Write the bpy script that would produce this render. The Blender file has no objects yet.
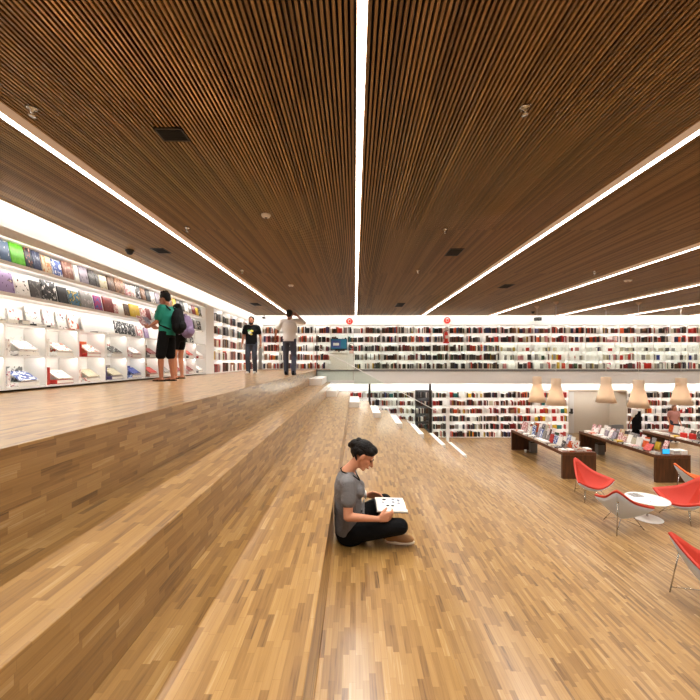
import bpy, bmesh, math, random
from mathutils import Vector, Matrix, Euler
random.seed(7)
C = bpy.context.scene.collection
PI = math.pi
CZ = 3.58                      # eye height above the lower floor
F = 360.0
UX, UY = 355.0, 360.5          # vanishing point of the long direction
U = CZ - 0.41                  # upper floor level
CEIL = CZ + 2.07
WL = -4.44                     # front of the shelves on the left
YF = 16.70                     # front of the shelves at the far end


def at(u, v, z):
    Y = (CZ - z) * F / (v - UY)
    return Vector(((u - UX) * Y / F, Y, z))


# ------------------------------------------------------------------ materials
def lin(c):
    return tuple((x / 255 / 12.92) if x / 255 <= 0.04045 else ((x / 255 + 0.055) / 1.055) ** 2.4 for x in c) + (1.0,)


def mat(name, rgb, rough=0.6, metal=0.0, spec=0.5, emit=0.0, emit_rgb=None, coat=0.0, var=0.06, vscale=30):
    m = bpy.data.materials.new(name)
    m.use_nodes = True
    nt = m.node_tree
    b = nt.nodes['Principled BSDF']
    c = lin(rgb)
    b.inputs['Base Color'].default_value = c
    b.inputs['Roughness'].default_value = rough
    b.inputs['Metallic'].default_value = metal
    b.inputs['Specular IOR Level'].default_value = spec
    b.inputs['Coat Weight'].default_value = coat
    if emit:
        b.inputs['Emission Color'].default_value = lin(emit_rgb or rgb)
        b.inputs['Emission Strength'].default_value = emit
    elif var:
        tc = nt.nodes.new('ShaderNodeTexCoord')
        no = nt.nodes.new('ShaderNodeTexNoise')
        no.inputs['Scale'].default_value = vscale
        nt.links.new(tc.outputs['Object'], no.inputs['Vector'])
        mx = nt.nodes.new('ShaderNodeMix')
        mx.data_type = 'RGBA'
        mx.inputs['A'].default_value = tuple(x * (1 - var) for x in c[:3]) + (1,)
        mx.inputs['B'].default_value = tuple(min(1, x * (1 + var)) for x in c[:3]) + (1,)
        nt.links.new(no.outputs['Fac'], mx.inputs['Factor'])
        nt.links.new(mx.outputs['Result'], b.inputs['Base Color'])
    return m


def wood_strips(name, stops, bw=0.42, rh=0.065, rough=0.3, coat=0.25):
    """short wooden strips laid along Y; the row coordinate is X+Z so risers and treads share it"""
    m = bpy.data.materials.new(name)
    m.use_nodes = True
    nt = m.node_tree
    N, L = nt.nodes.new, nt.links.new
    b = nt.nodes['Principled BSDF']
    tc = N('ShaderNodeTexCoord')
    sx = N('ShaderNodeSeparateXYZ')
    L(tc.outputs['Object'], sx.inputs[0])

    def math_(op, a, bb=None):
        n = N('ShaderNodeMath')
        n.operation = op
        for i, s in enumerate((a, bb)):
            if s is None:
                continue
            if isinstance(s, (int, float)):
                n.inputs[i].default_value = s
            else:
                L(s, n.inputs[i])
        return n.outputs[0]
    row = math_('ADD', sx.outputs['X'], sx.outputs['Z'])
    row = math_('ADD', row, 40.0)
    idx = math_('FLOOR', math_('DIVIDE', row, rh))
    wn = N('ShaderNodeTexWhiteNoise')
    wn.noise_dimensions = '1D'
    L(idx, wn.inputs['W'])
    yy = math_('ADD', math_('ADD', sx.outputs['Y'], 40.0), math_('MULTIPLY', wn.outputs['Value'], bw))
    cb = N('ShaderNodeCombineXYZ')
    L(yy, cb.inputs[0])
    L(row, cb.inputs[1])
    br = N('ShaderNodeTexBrick')
    br.inputs['Color1'].default_value = (0, 0, 0, 1)
    br.inputs['Color2'].default_value = (1, 1, 1, 1)
    br.inputs['Mortar'].default_value = (0.25, 0.25, 0.25, 1)
    br.inputs['Scale'].default_value = 1.0
    br.inputs['Mortar Size'].default_value = 0.0009
    br.inputs['Mortar Smooth'].default_value = 0.2
    br.inputs['Brick Width'].default_value = bw
    br.inputs['Row Height'].default_value = rh
    L(cb.outputs[0], br.inputs['Vector'])
    # grain
    mp = N('ShaderNodeMapping')
    mp.inputs['Scale'].default_value = (4.0, 75.0, 1.0)
    L(cb.outputs[0], mp.inputs['Vector'])
    g = N('ShaderNodeTexNoise')
    g.inputs['Scale'].default_value = 1.0
    g.inputs['Detail'].default_value = 4.0
    g.inputs['Distortion'].default_value = 0.6
    L(mp.outputs[0], g.inputs['Vector'])
    fac = math_('ADD', math_('MULTIPLY', br.outputs['Color'], 0.78), math_('MULTIPLY', math_('SUBTRACT', g.outputs['Fac'], 0.5), 0.75))
    fac = math_('ADD', fac, 0.11)
    rp = N('ShaderNodeValToRGB')
    els = rp.color_ramp.elements
    els[0].position, els[0].color = stops[0][0], lin(stops[0][1])
    els[1].position, els[1].color = stops[-1][0], lin(stops[-1][1])
    for p, c in stops[1:-1]:
        e = els.new(p)
        e.color = lin(c)
    L(fac, rp.inputs['Fac'])
    L(rp.outputs['Color'], b.inputs['Base Color'])
    b.inputs['Roughness'].default_value = rough
    b.inputs['Coat Weight'].default_value = coat
    b.inputs['Coat Roughness'].default_value = 0.22
    b.inputs['Coat IOR'].default_value = 1.6
    return m


def plank_wood(name, a, bcol, scale=(2, 2, 30), rough=0.45):
    m = bpy.data.materials.new(name)
    m.use_nodes = True
    nt = m.node_tree
    N, L = nt.nodes.new, nt.links.new
    b = nt.nodes['Principled BSDF']
    tc = N('ShaderNodeTexCoord')
    mp = N('ShaderNodeMapping')
    mp.inputs['Scale'].default_value = scale
    L(tc.outputs['Object'], mp.inputs['Vector'])
    n = N('ShaderNodeTexNoise')
    n.inputs['Scale'].default_value = 1.0
    n.inputs['Detail'].default_value = 5
    L(mp.outputs[0], n.inputs['Vector'])
    rp = N('ShaderNodeValToRGB')
    rp.color_ramp.elements[0].position = 0.3
    rp.color_ramp.elements[0].color = lin(a)
    rp.color_ramp.elements[1].position = 0.7
    rp.color_ramp.elements[1].color = lin(bcol)
    L(n.outputs['Fac'], rp.inputs['Fac'])
    L(rp.outputs['Color'], b.inputs['Base Color'])
    b.inputs['Roughness'].default_value = rough
    return m


SLAT = 0.036


def slat_wood():
    m = bpy.data.materials.new('slat_wood')
    m.use_nodes = True
    nt = m.node_tree
    N, L = nt.nodes.new, nt.links.new
    b = nt.nodes['Principled BSDF']
    tc = N('ShaderNodeTexCoord')
    sx = N('ShaderNodeSeparateXYZ')
    L(tc.outputs['Object'], sx.inputs[0])
    d = N('ShaderNodeMath')
    d.operation = 'DIVIDE'
    d.inputs[1].default_value = SLAT
    L(sx.outputs['X'], d.inputs[0])
    fl = N('ShaderNodeMath')
    fl.operation = 'FLOOR'
    L(d.outputs[0], fl.inputs[0])
    y = N('ShaderNodeMath')
    y.operation = 'MULTIPLY'
    y.inputs[1].default_value = 0.35
    L(sx.outputs['Y'], y.inputs[0])
    fy = N('ShaderNodeMath')
    fy.operation = 'FLOOR'
    L(y.outputs[0], fy.inputs[0])
    cb = N('ShaderNodeCombineXYZ')
    L(fl.outputs[0], cb.inputs[0])
    L(fy.outputs[0], cb.inputs[1])
    wn = N('ShaderNodeTexWhiteNoise')
    wn.noise_dimensions = '2D'
    L(cb.outputs[0], wn.inputs['Vector'])
    rp = N('ShaderNodeValToRGB')
    e = rp.color_ramp.elements
    e[0].color = lin((110, 84, 52))
    e[1].color = lin((158, 125, 80))
    L(wn.outputs['Value'], rp.inputs['Fac'])
    L(rp.outputs['Color'], b.inputs['Base Color'])
    b.inputs['Roughness'].default_value = 0.5
    return m


def cover_mat(name, a, bcol, thr=0.55, scale=14, third=None):
    """printed cover: blotches of a second (and third) ink on a base colour, different on every book"""
    m = bpy.data.materials.new(name)
    m.use_nodes = True
    nt = m.node_tree
    N, L = nt.nodes.new, nt.links.new
    b = nt.nodes['Principled BSDF']
    tc = N('ShaderNodeTexCoord')
    oi = N('ShaderNodeObjectInfo')
    ad = N('ShaderNodeVectorMath')
    ad.operation = 'ADD'
    L(tc.outputs['Generated'], ad.inputs[0])
    ml = N('ShaderNodeMath')
    ml.operation = 'MULTIPLY'
    ml.inputs[1].default_value = 50
    L(oi.outputs['Random'], ml.inputs[0])
    L(ml.outputs[0], ad.inputs[1])
    n = N('ShaderNodeTexNoise')
    n.inputs['Scale'].default_value = scale / 3.0
    n.inputs['Detail'].default_value = 3
    L(ad.outputs[0], n.inputs['Vector'])
    rp = N('ShaderNodeValToRGB')
    rp.color_ramp.interpolation = 'CONSTANT'
    e = rp.color_ramp.elements
    e[0].position, e[0].color = 0.0, lin(a)
    e[1].position, e[1].color = thr, lin(bcol)
    if third:
        t = e.new(thr + 0.07)
        t.color = lin(third)
    L(n.outputs['Fac'], rp.inputs['Fac'])
    L(rp.outputs['Color'], b.inputs['Base Color'])
    b.inputs['Roughness'].default_value = 0.4
    return m


def glass_mat(name, tint, refl=0.06):
    m = bpy.data.materials.new(name)
    m.use_nodes = True
    nt = m.node_tree
    nt.nodes.clear()
    N, L = nt.nodes.new, nt.links.new
    o = N('ShaderNodeOutputMaterial')
    t = N('ShaderNodeBsdfTransparent')
    t.inputs['Color'].default_value = tint + (1,)
    g = N('ShaderNodeBsdfGlossy')
    g.inputs['Roughness'].default_value = 0.02
    fr = N('ShaderNodeFresnel')
    fr.inputs['IOR'].default_value = 1.45
    mx = N('ShaderNodeMixShader')
    ge = N('ShaderNodeNewGeometry')
    su = N('ShaderNodeMath')
    su.operation = 'SUBTRACT'
    su.use_clamp = True
    L(fr.outputs[0], su.inputs[0])
    L(ge.outputs['Backfacing'], su.inputs[1])
    L(su.outputs[0], mx.inputs[0])
    L(t.outputs[0], mx.inputs[1])
    L(g.outputs[0], mx.inputs[2])
    L(mx.outputs[0], o.inputs[0])
    return m


M = {}
M['floor'] = wood_strips('floor_strips', [(0.0, (92, 66, 34)), (0.15, (130, 94, 48)), (0.5, (153, 115, 62)), (0.85, (167, 129, 74)), (1.0, (182, 150, 104))], bw=0.21, rh=0.036, rough=0.4, coat=0.8)
M['floor_low'] = wood_strips('floor_strips_lower', [(0.0, (98, 72, 42)), (0.22, (132, 98, 55)), (0.5, (150, 114, 67)), (0.8, (165, 129, 79)), (1.0, (184, 153, 110))], bw=0.45, rh=0.034, rough=0.4, coat=0.7)
M['slat'] = slat_wood()
M['gap'] = mat('dark_gap', (8, 6, 5), 0.9, var=0)
M['backwood'] = plank_wood('low_bounce_wood', (96, 66, 40), (120, 84, 52), scale=(6, 6, 2))  # brown invented for the unseen walls to cut bounced light
M['wall'] = mat('white_paint', (236, 234, 230), 0.7, var=0.01, vscale=3)
M['shelf'] = mat('white_lacquer', (240, 238, 234), 0.45, var=0.01, vscale=3)
M['fascia'] = mat('pale_grey_paint', (230, 229, 227), 0.7, var=0.01, vscale=3)
M['niche'] = mat('beige_paint', (205, 194, 178), 0.7, var=0.02, vscale=3)
M['door'] = mat('grey_door_paint', (208, 205, 200), 0.5, var=0.01)
M['led'] = mat('led_diffuser', (255, 255, 255), emit=15.0, emit_rgb=(255, 248, 238))
M['tan'] = mat('light_housing', (196, 168, 140), 0.5)
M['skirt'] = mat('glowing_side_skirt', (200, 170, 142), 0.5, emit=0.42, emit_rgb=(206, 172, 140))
M['black'] = mat('black_plastic', (16, 16, 17), 0.5)
M['grey'] = mat('grey_plastic', (120, 120, 120), 0.5)
M['white'] = mat('white_plastic', (238, 236, 232), 0.35, var=0.01)
M['steel'] = mat('brushed_steel', (190, 188, 184), 0.25, metal=1.0, var=0.02)
M['darksteel'] = mat('dark_steel', (62, 58, 54), 0.4, metal=0.6)
M['walnut'] = plank_wood('dark_walnut', (58, 32, 16), (98, 58, 30), scale=(14, 14, 2))
M['walnut_top'] = plank_wood('dark_walnut_top', (70, 40, 22), (112, 68, 38), scale=(22, 2, 22))
M['red'] = mat('red_upholstery', (192, 52, 30), 0.65, var=0.04, vscale=60)
M['orange'] = mat('orange_upholstery', (216, 100, 34), 0.65, var=0.04, vscale=60)
M['shell'] = mat('white_shell', (206, 220, 238), 0.35, var=0.01)
M['shade'] = mat('veneer_shade', (240, 222, 198), 0.6, var=0.05, vscale=8)
nt = M['shade'].node_tree
tl = nt.nodes.new('ShaderNodeBsdfTranslucent'); tl.inputs['Color'].default_value = lin((240, 222, 200))
mx = nt.nodes.new('ShaderNodeMixShader'); mx.inputs[0].default_value = .35
nt.links.new(nt.nodes['Principled BSDF'].outputs[0], mx.inputs[1]); nt.links.new(tl.outputs[0], mx.inputs[2])
nt.links.new(mx.outputs[0], nt.nodes['Material Output'].inputs['Surface'])
M['glass'] = glass_mat('clear_green_glass', (0.93, 0.965, 0.945))
M['skin'] = mat('skin', (205, 142, 108), 0.5, var=0.03)
M['skin_dark'] = mat('tanned_skin', (168, 108, 78), 0.5, var=0.03)
M['hair'] = mat('dark_hair', (14, 9, 7), 0.55, spec=0.25, var=0.3, vscale=90)
M['brownhair'] = mat('brown_hair', (120, 74, 40), 0.5, var=0.2, vscale=60)
M['lips'] = mat('lips', (160, 84, 74), 0.45)
M['eye'] = mat('eye_dark', (24, 16, 12), 0.2)
M['heather'] = mat('grey_heather_jersey', (112, 110, 110), 0.9, var=0.35, vscale=220)
M['blackcloth'] = mat('black_cloth', (10, 10, 11), 0.9, spec=0.2, var=0.2, vscale=80)
M['teal'] = mat('teal_jersey', (16, 124, 104), 0.85)
M['navyjean'] = mat('dark_denim', (62, 66, 82), 0.85, var=0.2, vscale=60)
M['greyjean'] = mat('washed_denim', (58, 64, 78), 0.85, var=0.25, vscale=30)
M['whitecloth'] = mat('white_cotton', (226, 222, 218), 0.85)
M['purple'] = mat('purple_canvas', (128, 108, 142), 0.8, var=0.25, vscale=60)
M['suede'] = mat('tan_suede', (150, 108, 66), 0.85)
M['rubber'] = mat('pale_rubber', (206, 190, 168), 0.7)
M['paper'] = mat('paper', (240, 236, 226), 0.8, var=0.02)
def creases(m, scale=9.0, strength=.5):
    nt = m.node_tree
    tc = nt.nodes.new('ShaderNodeTexCoord'); n = nt.nodes.new('ShaderNodeTexNoise'); b = nt.nodes.new('ShaderNodeBump')
    n.inputs['Scale'].default_value = scale; n.inputs['Detail'].default_value = 3; n.inputs['Distortion'].default_value = 1.2
    b.inputs['Strength'].default_value = strength; b.inputs['Distance'].default_value = .03
    nt.links.new(tc.outputs['Object'], n.inputs['Vector']); nt.links.new(n.outputs['Fac'], b.inputs['Height'])
    nt.links.new(b.outputs['Normal'], nt.nodes['Principled BSDF'].inputs['Normal'])
for k_ in ('heather', 'teal', 'whitecloth', 'navyjean', 'greyjean', 'blackcloth', 'purple'):
    creases(M[k_])
creases(M['hair'], 60, .4)
M['screen'] = mat('blue_screen', (20, 90, 120), emit=0.25, emit_rgb=(20, 120, 150))
M['screenwin'] = mat('screen_window', (60, 70, 120), emit=0.25, emit_rgb=(70, 80, 140))
M['signred'] = mat('sign_red', (214, 48, 38), 0.5)
M['cyanlit'] = mat('cyan_tablet', (60, 190, 240), emit=0.8, emit_rgb=(40, 170, 240))


# ------------------------------------------------------------------ mesh helpers
def box(bm, x0, x1, y0, y1, z0, z1, mi=0):
    v = [bm.verts.new((x, y, z)) for z in (z0, z1) for y in (y0, y1) for x in (x0, x1)]
    fs = []
    for f in ((0, 2, 3, 1), (4, 5, 7, 6), (0, 1, 5, 4), (2, 6, 7, 3), (0, 4, 6, 2), (1, 3, 7, 5)):
        fa = bm.faces.new([v[i] for i in f])
        fa.material_index = mi
        fs.append(fa)
    return fs


def tube(bm, pts, r, n=8, mi=0, caps=True):
    pts = [Vector(p) for p in pts]
    rr = r if isinstance(r, (list, tuple)) else [r] * len(pts)
    rings = []
    up = None
    for i, p in enumerate(pts):
        d = (pts[min(i + 1, len(pts) - 1)] - pts[max(i - 1, 0)]).normalized()
        if up is None:
            up = Vector((0, 0, 1)) if abs(d.z) < 0.9 else Vector((1, 0, 0))
        a = d.cross(up).normalized()
        up = a.cross(d).normalized()
        rings.append([bm.verts.new(p + (a * math.cos(2 * PI * k / n) + up * math.sin(2 * PI * k / n)) * rr[i]) for k in range(n)])
    for a, b in zip(rings, rings[1:]):
        for k in range(n):
            f = bm.faces.new((a[k], a[(k + 1) % n], b[(k + 1) % n], b[k]))
            f.material_index = mi
            f.smooth = True
    if caps:
        for rg, rev in ((rings[0], False), (rings[-1], True)):
            f = bm.faces.new(rg[::-1] if rev else rg)
            f.material_index = mi


def lathe(bm, prof, n=32, c=(0, 0, 0), mi=0, smooth=True):
    c = Vector(c)
    rings = []
    for r, z in prof:
        if r < 1e-6:
            rings.append([bm.verts.new(c + Vector((0, 0, z)))])
        else:
            rings.append([bm.verts.new(c + Vector((r * math.cos(2 * PI * k / n), r * math.sin(2 * PI * k / n), z))) for k in range(n)])
    for a, b in zip(rings, rings[1:]):
        for k in range(n):
            k2 = (k + 1) % n
            if len(a) == 1 and len(b) == 1:
                continue
            if len(a) == 1:
                f = bm.faces.new((a[0], b[k2], b[k]))
            elif len(b) == 1:
                f = bm.faces.new((a[k], a[k2], b[0]))
            else:
                f = bm.faces.new((a[k], a[k2], b[k2], b[k]))
            f.material_index = mi
            f.smooth = smooth


def mesh_of(name, bm, mats, bevel=0.0, recalc=True):
    if recalc:
        bmesh.ops.recalc_face_normals(bm, faces=bm.faces)
    me = bpy.data.meshes.new(name)
    bm.to_mesh(me)
    bm.free()
    for m in (mats if isinstance(mats, (list, tuple)) else [mats]):
        me.materials.append(m)
    return me


def link(name, me, parent=None, loc=(0, 0, 0), rot=(0, 0, 0), scale=(1, 1, 1), bevel=0.0):
    o = bpy.data.objects.new(name, me)
    C.objects.link(o)
    o.location, o.rotation_euler, o.scale = loc, rot, scale
    if parent:
        o.parent = parent
    if bevel:
        b = o.modifiers.new('bevel', 'BEVEL')
        b.width = bevel
        b.segments = 2
        b.limit_method = 'ANGLE'
    return o


def obj(name, bm, mats, parent=None, bevel=0.0, **k):
    return link(name, mesh_of(name, bm, mats), parent, bevel=bevel, **k)


def boxobj(name, dims, m, parent=None, bevel=0.0, **k):
    bm = bmesh.new()
    box(bm, *dims)
    return obj(name, bm, m, parent, bevel, **k)


def tag(o, label, cat, group=None):
    o['label'], o['category'] = label, cat
    if group:
        o['group'] = group
    return o


def thing(name, label, cat, loc=(0, 0, 0), rotz=0.0, group=None):
    o = bpy.data.objects.new(name, None)
    o.empty_display_size = 0.1
    C.objects.link(o)
    o.location = loc
    o.rotation_euler = (0, 0, rotz)
    return tag(o, label, cat, group)


def structure(o, label=None, cat=None):
    o['kind'] = 'structure'
    if label:
        o['label'], o['category'] = label, cat
    return o


def dup(root, loc, rotz, label, group=None):
    r = root.copy()
    C.objects.link(r)
    r.location, r.rotation_euler = loc, (0, 0, rotz)
    r['label'] = label
    if group:
        r['group'] = group
    for ch in list(root.children):
        c = ch.copy()
        C.objects.link(c)
        c.parent = r
        for g in list(ch.children):
            d = g.copy()
            C.objects.link(d)
            d.parent = c
    return r


ORD = ['first', 'second', 'third', 'fourth', 'fifth', 'sixth', 'seventh', 'eighth', 'ninth', 'tenth', 'eleventh', 'twelfth', 'thirteenth',
       'fourteenth', 'fifteenth', 'sixteenth', 'seventeenth', 'eighteenth', 'nineteenth', 'twentieth', '21st', '22nd', '23rd', '24th', '25th',
       '26th', '27th', '28th', '29th', '30th', '31st', '32nd', '33rd', '34th', '35th', '36th', '37th', '38th', '39th', '40th']


def area(name, loc, direction, sx, sy, watts, col=(1.0, 0.95, 0.88)):
    l = bpy.data.lights.new(name, 'AREA')
    l.shape = 'RECTANGLE'
    l.size, l.size_y = sx, sy
    l.energy = watts
    l.color = col
    o = bpy.data.objects.new(name, l)
    C.objects.link(o)
    o.location = loc
    return o


def aim(o, xaxis, d):
    """local -Z along d, local X along xaxis"""
    z = -Vector(d).normalized()
    x = Vector(xaxis).normalized()
    y = z.cross(x).normalized()
    x = y.cross(z)
    o.rotation_euler = Matrix((x, y, z)).transposed().to_euler()

# ------------------------------------------------------------------ room shell
YB = -3.2                       # wall behind the photographer
XR = 20.0
YW = YF + 0.34                  # far wall face
XW = WL - 0.34                  # left wall face
YE = 15.0                       # far end of the bleachers
TOPS = [U, CZ - .891, CZ - 1.302, CZ - 1.68, CZ - 2.06, CZ - 2.44, CZ - 2.82, CZ - 3.20]
EDGE = [-1.644, -1.024, -0.2036, 0.563, 1.34, 2.115, 2.88, 3.65]

structure(boxobj('floor', (EDGE[-1] - .2, XR + .3, YB - .2, YW + 1.2, -0.2, 0.0), M['floor_low']))
bm = bmesh.new()
box(bm, XW - .3, EDGE[0], YB - .2, YW + .3, U - .30, U)
structure(obj('floor_upper', bm, M['floor'], bevel=.004))
bm = bmesh.new()
box(bm, EDGE[0] + .001, XR + .2, YE + .2, YW + .3, U - .04, U)
structure(obj('floor_gallery', bm, M['floor']))
for i in range(1, 8):
    bm = bmesh.new()
    box(bm, EDGE[i - 1], EDGE[i], YB, YE, max(0.0, TOPS[i] - 0.9), TOPS[i])
    structure(obj('seating_step', bm, M['floor'], bevel=.004))
# riser of the uppermost step carries the floor slab down to the first tread
structure(boxobj('seating_riser', (EDGE[0] - .05, EDGE[0] - .0005, YB, YE + .2, TOPS[1] - .5, U - .30), M['floor']))
# gallery edge and the ceiling under it
structure(boxobj('trim_1', (EDGE[0] + .01, XR + .2, YE + .18, YE + .34, CZ - .985, U - .045), M['fascia']))
structure(boxobj('ceiling_lower', (EDGE[0] + .01, XR + .2, YE + .34, YW + .9, CZ - .985, CZ - .93), M['wall']))
structure(boxobj('trim_2', (EDGE[0] + .01, XR + .2, YE + .165, YE + .2, U - .05, U + .012), M['grey']))

structure(boxobj('wall_left', (XW - .2, XW, YB - .2, YW + .3, U, 6.3), M['wall']))
structure(boxobj('wall_far_upper', (XW, XR + .2, YW, YW + .2, U, 6.3), M['wall']))
NX0, NX1 = 9.93, 12.58          # niche with the door in the lower wall
structure(boxobj('wall_far_lower', (-2.0, NX0 - .005, YW, YW + .2, 0, CZ - .93), M['wall']))
structure(boxobj('wall_far_lower_right', (NX1 + .005, XR + .2, YW, YW + .2, 0, CZ - .93), M['wall']))
structure(boxobj('wall_niche_lintel', (NX0 - .005, NX1 + .005, YW, YW + .2, 2.2, CZ - .93), M['wall']))
structure(boxobj('wall_niche_back', (NX0 - .1, NX1 + .1, YF + 1.1, YF + 1.2, 0, CZ - .93), M['niche']))
structure(boxobj('wall_niche_left', (NX0 - .02, NX0 + .0, YF, YF + 1.1, 0, 2.2), M['niche']))
structure(boxobj('wall_niche_right', (NX1, NX1 + .02, YF, YF + 1.1, 0, 2.2), M['niche']))
structure(boxobj('wall_niche_top', (NX0, NX1, YF, YF + 1.1, 2.13, 2.2), M['niche']))
structure(boxobj('wall_right', (XR, XR + .2, YB, YW + .2, -.1, 6.3), M['backwood']))
structure(boxobj('wall_near', (XW, XR + .2, YB - .2, YB, -.1, 6.3), M['backwood']))
structure(boxobj('wall_under_gallery', (-2.0, EDGE[0] + .0, YE + .25, YW + .2, 0, U - .3), M['wall']))
# pilaster between the display shelves and the bookcases on the left
structure(boxobj('wall_pilaster', (WL - .33, WL + .012, 10.70, 11.30, U, U + 2.09), M['shelf']))

# door in the niche
bm = bmesh.new()
box(bm, NX0 + .06, NX0 + .86, YF + 1.04, YF + 1.1, 0.0, 2.05)
d = structure(obj('door_1', bm, M['door']))
bm = bmesh.new()
box(bm, NX0 + .14, NX0 + .78, YF + .97, YF + 1.0, 1.0, 1.06)
box(bm, NX0 + .16, NX0 + .22, YF + .99, YF + 1.045, .98, 1.08)
box(bm, NX0 + .68, NX0 + .76, YF + .96, YF + 1.045, .96, 1.22)
obj('push_bar', bm, M['darksteel'], d)
bm = bmesh.new()
box(bm, NX0 + .12, NX0 + .32, YF + .98, YF + 1.045, 1.93, 2.0)
obj('door_closer', bm, M['darksteel'], d)

# ceiling: thin wooden slats along the room on a dark panel
LIGHTX = [-5.9 + .0, -2.90, 0.042, 3.03, 6.10, 9.15, 12.2, 15.2, 18.2][1:]
LW = 0.065
STRIP = 13.2
CX0, CX1, CY1 = WL - .07, XR, YF - .22
bm = bmesh.new()
n = int((CX1 - CX0) / SLAT)
i0 = math.ceil(CX0 / SLAT)
for i in range(i0, i0 + n):
    xa, xb = i * SLAT + .009, i * SLAT + .027
    if any(xb > lx - LW / 2 - .004 and xa < lx + LW / 2 + .004 for lx in LIGHTX):
        continue
    box(bm, xa, xb, YB, CY1, CEIL, CEIL + .05, 0)
box(bm, CX0 - .02, CX1, YB, CY1 + .03, CEIL + .05, CEIL + .075, 1)
box(bm, CX0 - .03, CX0 - .005, YB, CY1 + .03, CEIL - .01, CEIL + .075, 0)
box(bm, CX0 - .03, CX1, CY1 + .005, CY1 + .03, CEIL - .01, CEIL + .075, 0)
structure(obj('ceiling', bm, [M['slat'], M['gap']]))
structure(boxobj('ceiling_slab', (XW - .3, XR + .3, YB - .3, YW + .3, 6.2, 6.4), M['wall']))

names = ['leftmost of the ceiling light strips, nearest the left book wall', 'centre ceiling light strip running straight away above the seated reader',
         'third ceiling light strip from the left, right of the centre one', 'fourth ceiling light strip from the left, above the pendant lamps',
         'fifth ceiling light strip from the left, near the right edge of the ceiling', 'sixth ceiling light strip from the left, farthest right in view']
for i, lx in enumerate(LIGHTX):
    far = 15.45 if i == 0 else CY1 - .15
    if i > 5:
        lab = 'ceiling light strip over the right side of the hall beyond the sixth'
    else:
        lab = names[i]
    t = thing('ceiling_light', lab, 'ceiling light', (lx, 0, CEIL), 0, 'long ceiling light strips')
    bm = bmesh.new()
    h0, h1 = -.06, .03
    box(bm, -LW / 2, -LW / 2 + .004, YB + .02, far, h0, h1)
    box(bm, LW / 2 - .004, LW / 2, YB + .02, far, h0, h1)
    box(bm, -LW / 2, LW / 2, YB + .02, far, h1 - .004, h1)
    box(bm, -LW / 2, LW / 2, far - .004, far, h0, h1)
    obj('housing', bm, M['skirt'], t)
    bm = bmesh.new()
    box(bm, -LW / 2 + .005, LW / 2 - .005, YB + .03, far - .006, h0 - .003, h0 + .01)
    obj('diffuser', bm, M['led'], t)
    npc = 4
    for k in range(npc):
        ln = (far - YB - .1) / npc
        a = area('strip_lamp', (lx, YB + .05 + ln * (k + .5), CEIL + h0 - .006), None, ln, .06, STRIP * ln, (1.0, .955, .90))
        a.data.spread = math.radians(112)
        aim(a, (0, 1, 0), (0, 0, -1))

# lamps in the coves above the shelves (left wall, far wall, lower far wall)
LEDW = (1.0, 0.955, 0.90)
def cove(name, p0, p1, z, d, watts_m, n):
    p0, p1 = Vector(p0), Vector(p1)
    for k in range(n):
        c = p0.lerp(p1, (k + .5) / n)
        ln = (p1 - p0).length / n
        a = area(name, (c.x, c.y, z), d, ln, .05, watts_m * ln, LEDW)
        aim(a, p1 - p0, d)
cove('cove_lamp', (XW + .14, YB + .3, 0), (XW + .14, YW - .3, 0), 6.0, (0, 0, -1), 9, 4)
cove('cove_lamp', (XW + .3, YW - .2, 0), (XR - .2, YW - .2, 0), 6.0, (0, 0, -1), 9, 5)
cove('cove_lamp', (EDGE[0] + .3, YW - .27, 0), (XR - .2, YW - .27, 0), CZ - 1.0, (0, .5, -1), 5, 5)

a = area('niche_fill_light', ((NX0 + NX1) / 2, YF + .5, 2.12), None, 2.0, .2, 22, LEDW); aim(a, (1, 0, 0), (0, .3, -1))  # fill light added to brighten the niche, no fitting known there
a = area('gallery_lamp', (9.0, YE + .6, CZ - .995), None, 20, .06, 60, LEDW); aim(a, (1, 0, 0), (0, .1, -1))

# ------------------------------------------------------------------ books
COV = {}
def cv(key, a, b=None, thr=.55, third=None, scale=14):
    COV[key] = cover_mat('cover_' + key.replace(' ', '_'), a, b or a, thr, scale, third)
cv('green', (89, 168, 32), (103, 184, 51))
cv('slate blue', (72, 92, 118), (214, 214, 214), .62)
cv('black and orange', (25, 27, 39), (177, 79, 34), .58, (220, 210, 200))
cv('navy', (30, 39, 72), (103, 111, 129), .58)
cv('cream and orange', (202, 184, 151), (184, 110, 60), .55)
cv('blue and white', (226, 230, 236), (51, 82, 154), .48)
cv('red and brown', (129, 86, 70), (172, 137, 120), .55)
cv('white', (236, 234, 228), (222, 218, 210), .6)
cv('lilac grey', (154, 144, 156), (103, 96, 106), .58)
cv('dark grey', (60, 56, 55), (108, 103, 98), .58)
cv('cream', (196, 187, 163), (168, 151, 77), .62, (51, 77, 51))
cv('dark red', (110, 22, 22), (141, 51, 43), .58)
cv('red', (175, 39, 30), (194, 79, 60), .58)
cv('tan', (147, 108, 79), (94, 60, 41), .52)
cv('lavender', (151, 129, 168), (73, 44, 79), .58, (202, 180, 163))
cv('white and black', (236, 232, 226), (34, 30, 29), .60, (172, 51, 43))
cv('black and white', (24, 22, 22), (222, 218, 212), .58)
cv('blue and green', (63, 108, 137), (51, 72, 41), .50, (189, 168, 103))
cv('magenta', (151, 34, 103), (60, 77, 146), .54)
cv('yellow', (199, 163, 34), (206, 177, 68), .6)
cv('pink', (194, 129, 130), (240, 226, 220), .52)
cv('orange', (202, 82, 30), (211, 129, 77), .6)
cv('white and orange', (240, 236, 230), (199, 77, 34), .56)
cv('white and pink', (242, 238, 234), (194, 72, 111), .60, (60, 120, 77))
cv('white and red', (242, 238, 232), (177, 43, 37), .62)
cv('blue', (34, 55, 129), (77, 94, 154), .58)
cv('purple', (79, 67, 111), (120, 108, 144), .58)
cv('brown', (73, 48, 32), (111, 79, 56), .55)
cv('black', (20, 18, 20), (43, 39, 39), .6)
cv('teal', (34, 103, 103), (77, 137, 129), .58)
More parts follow.
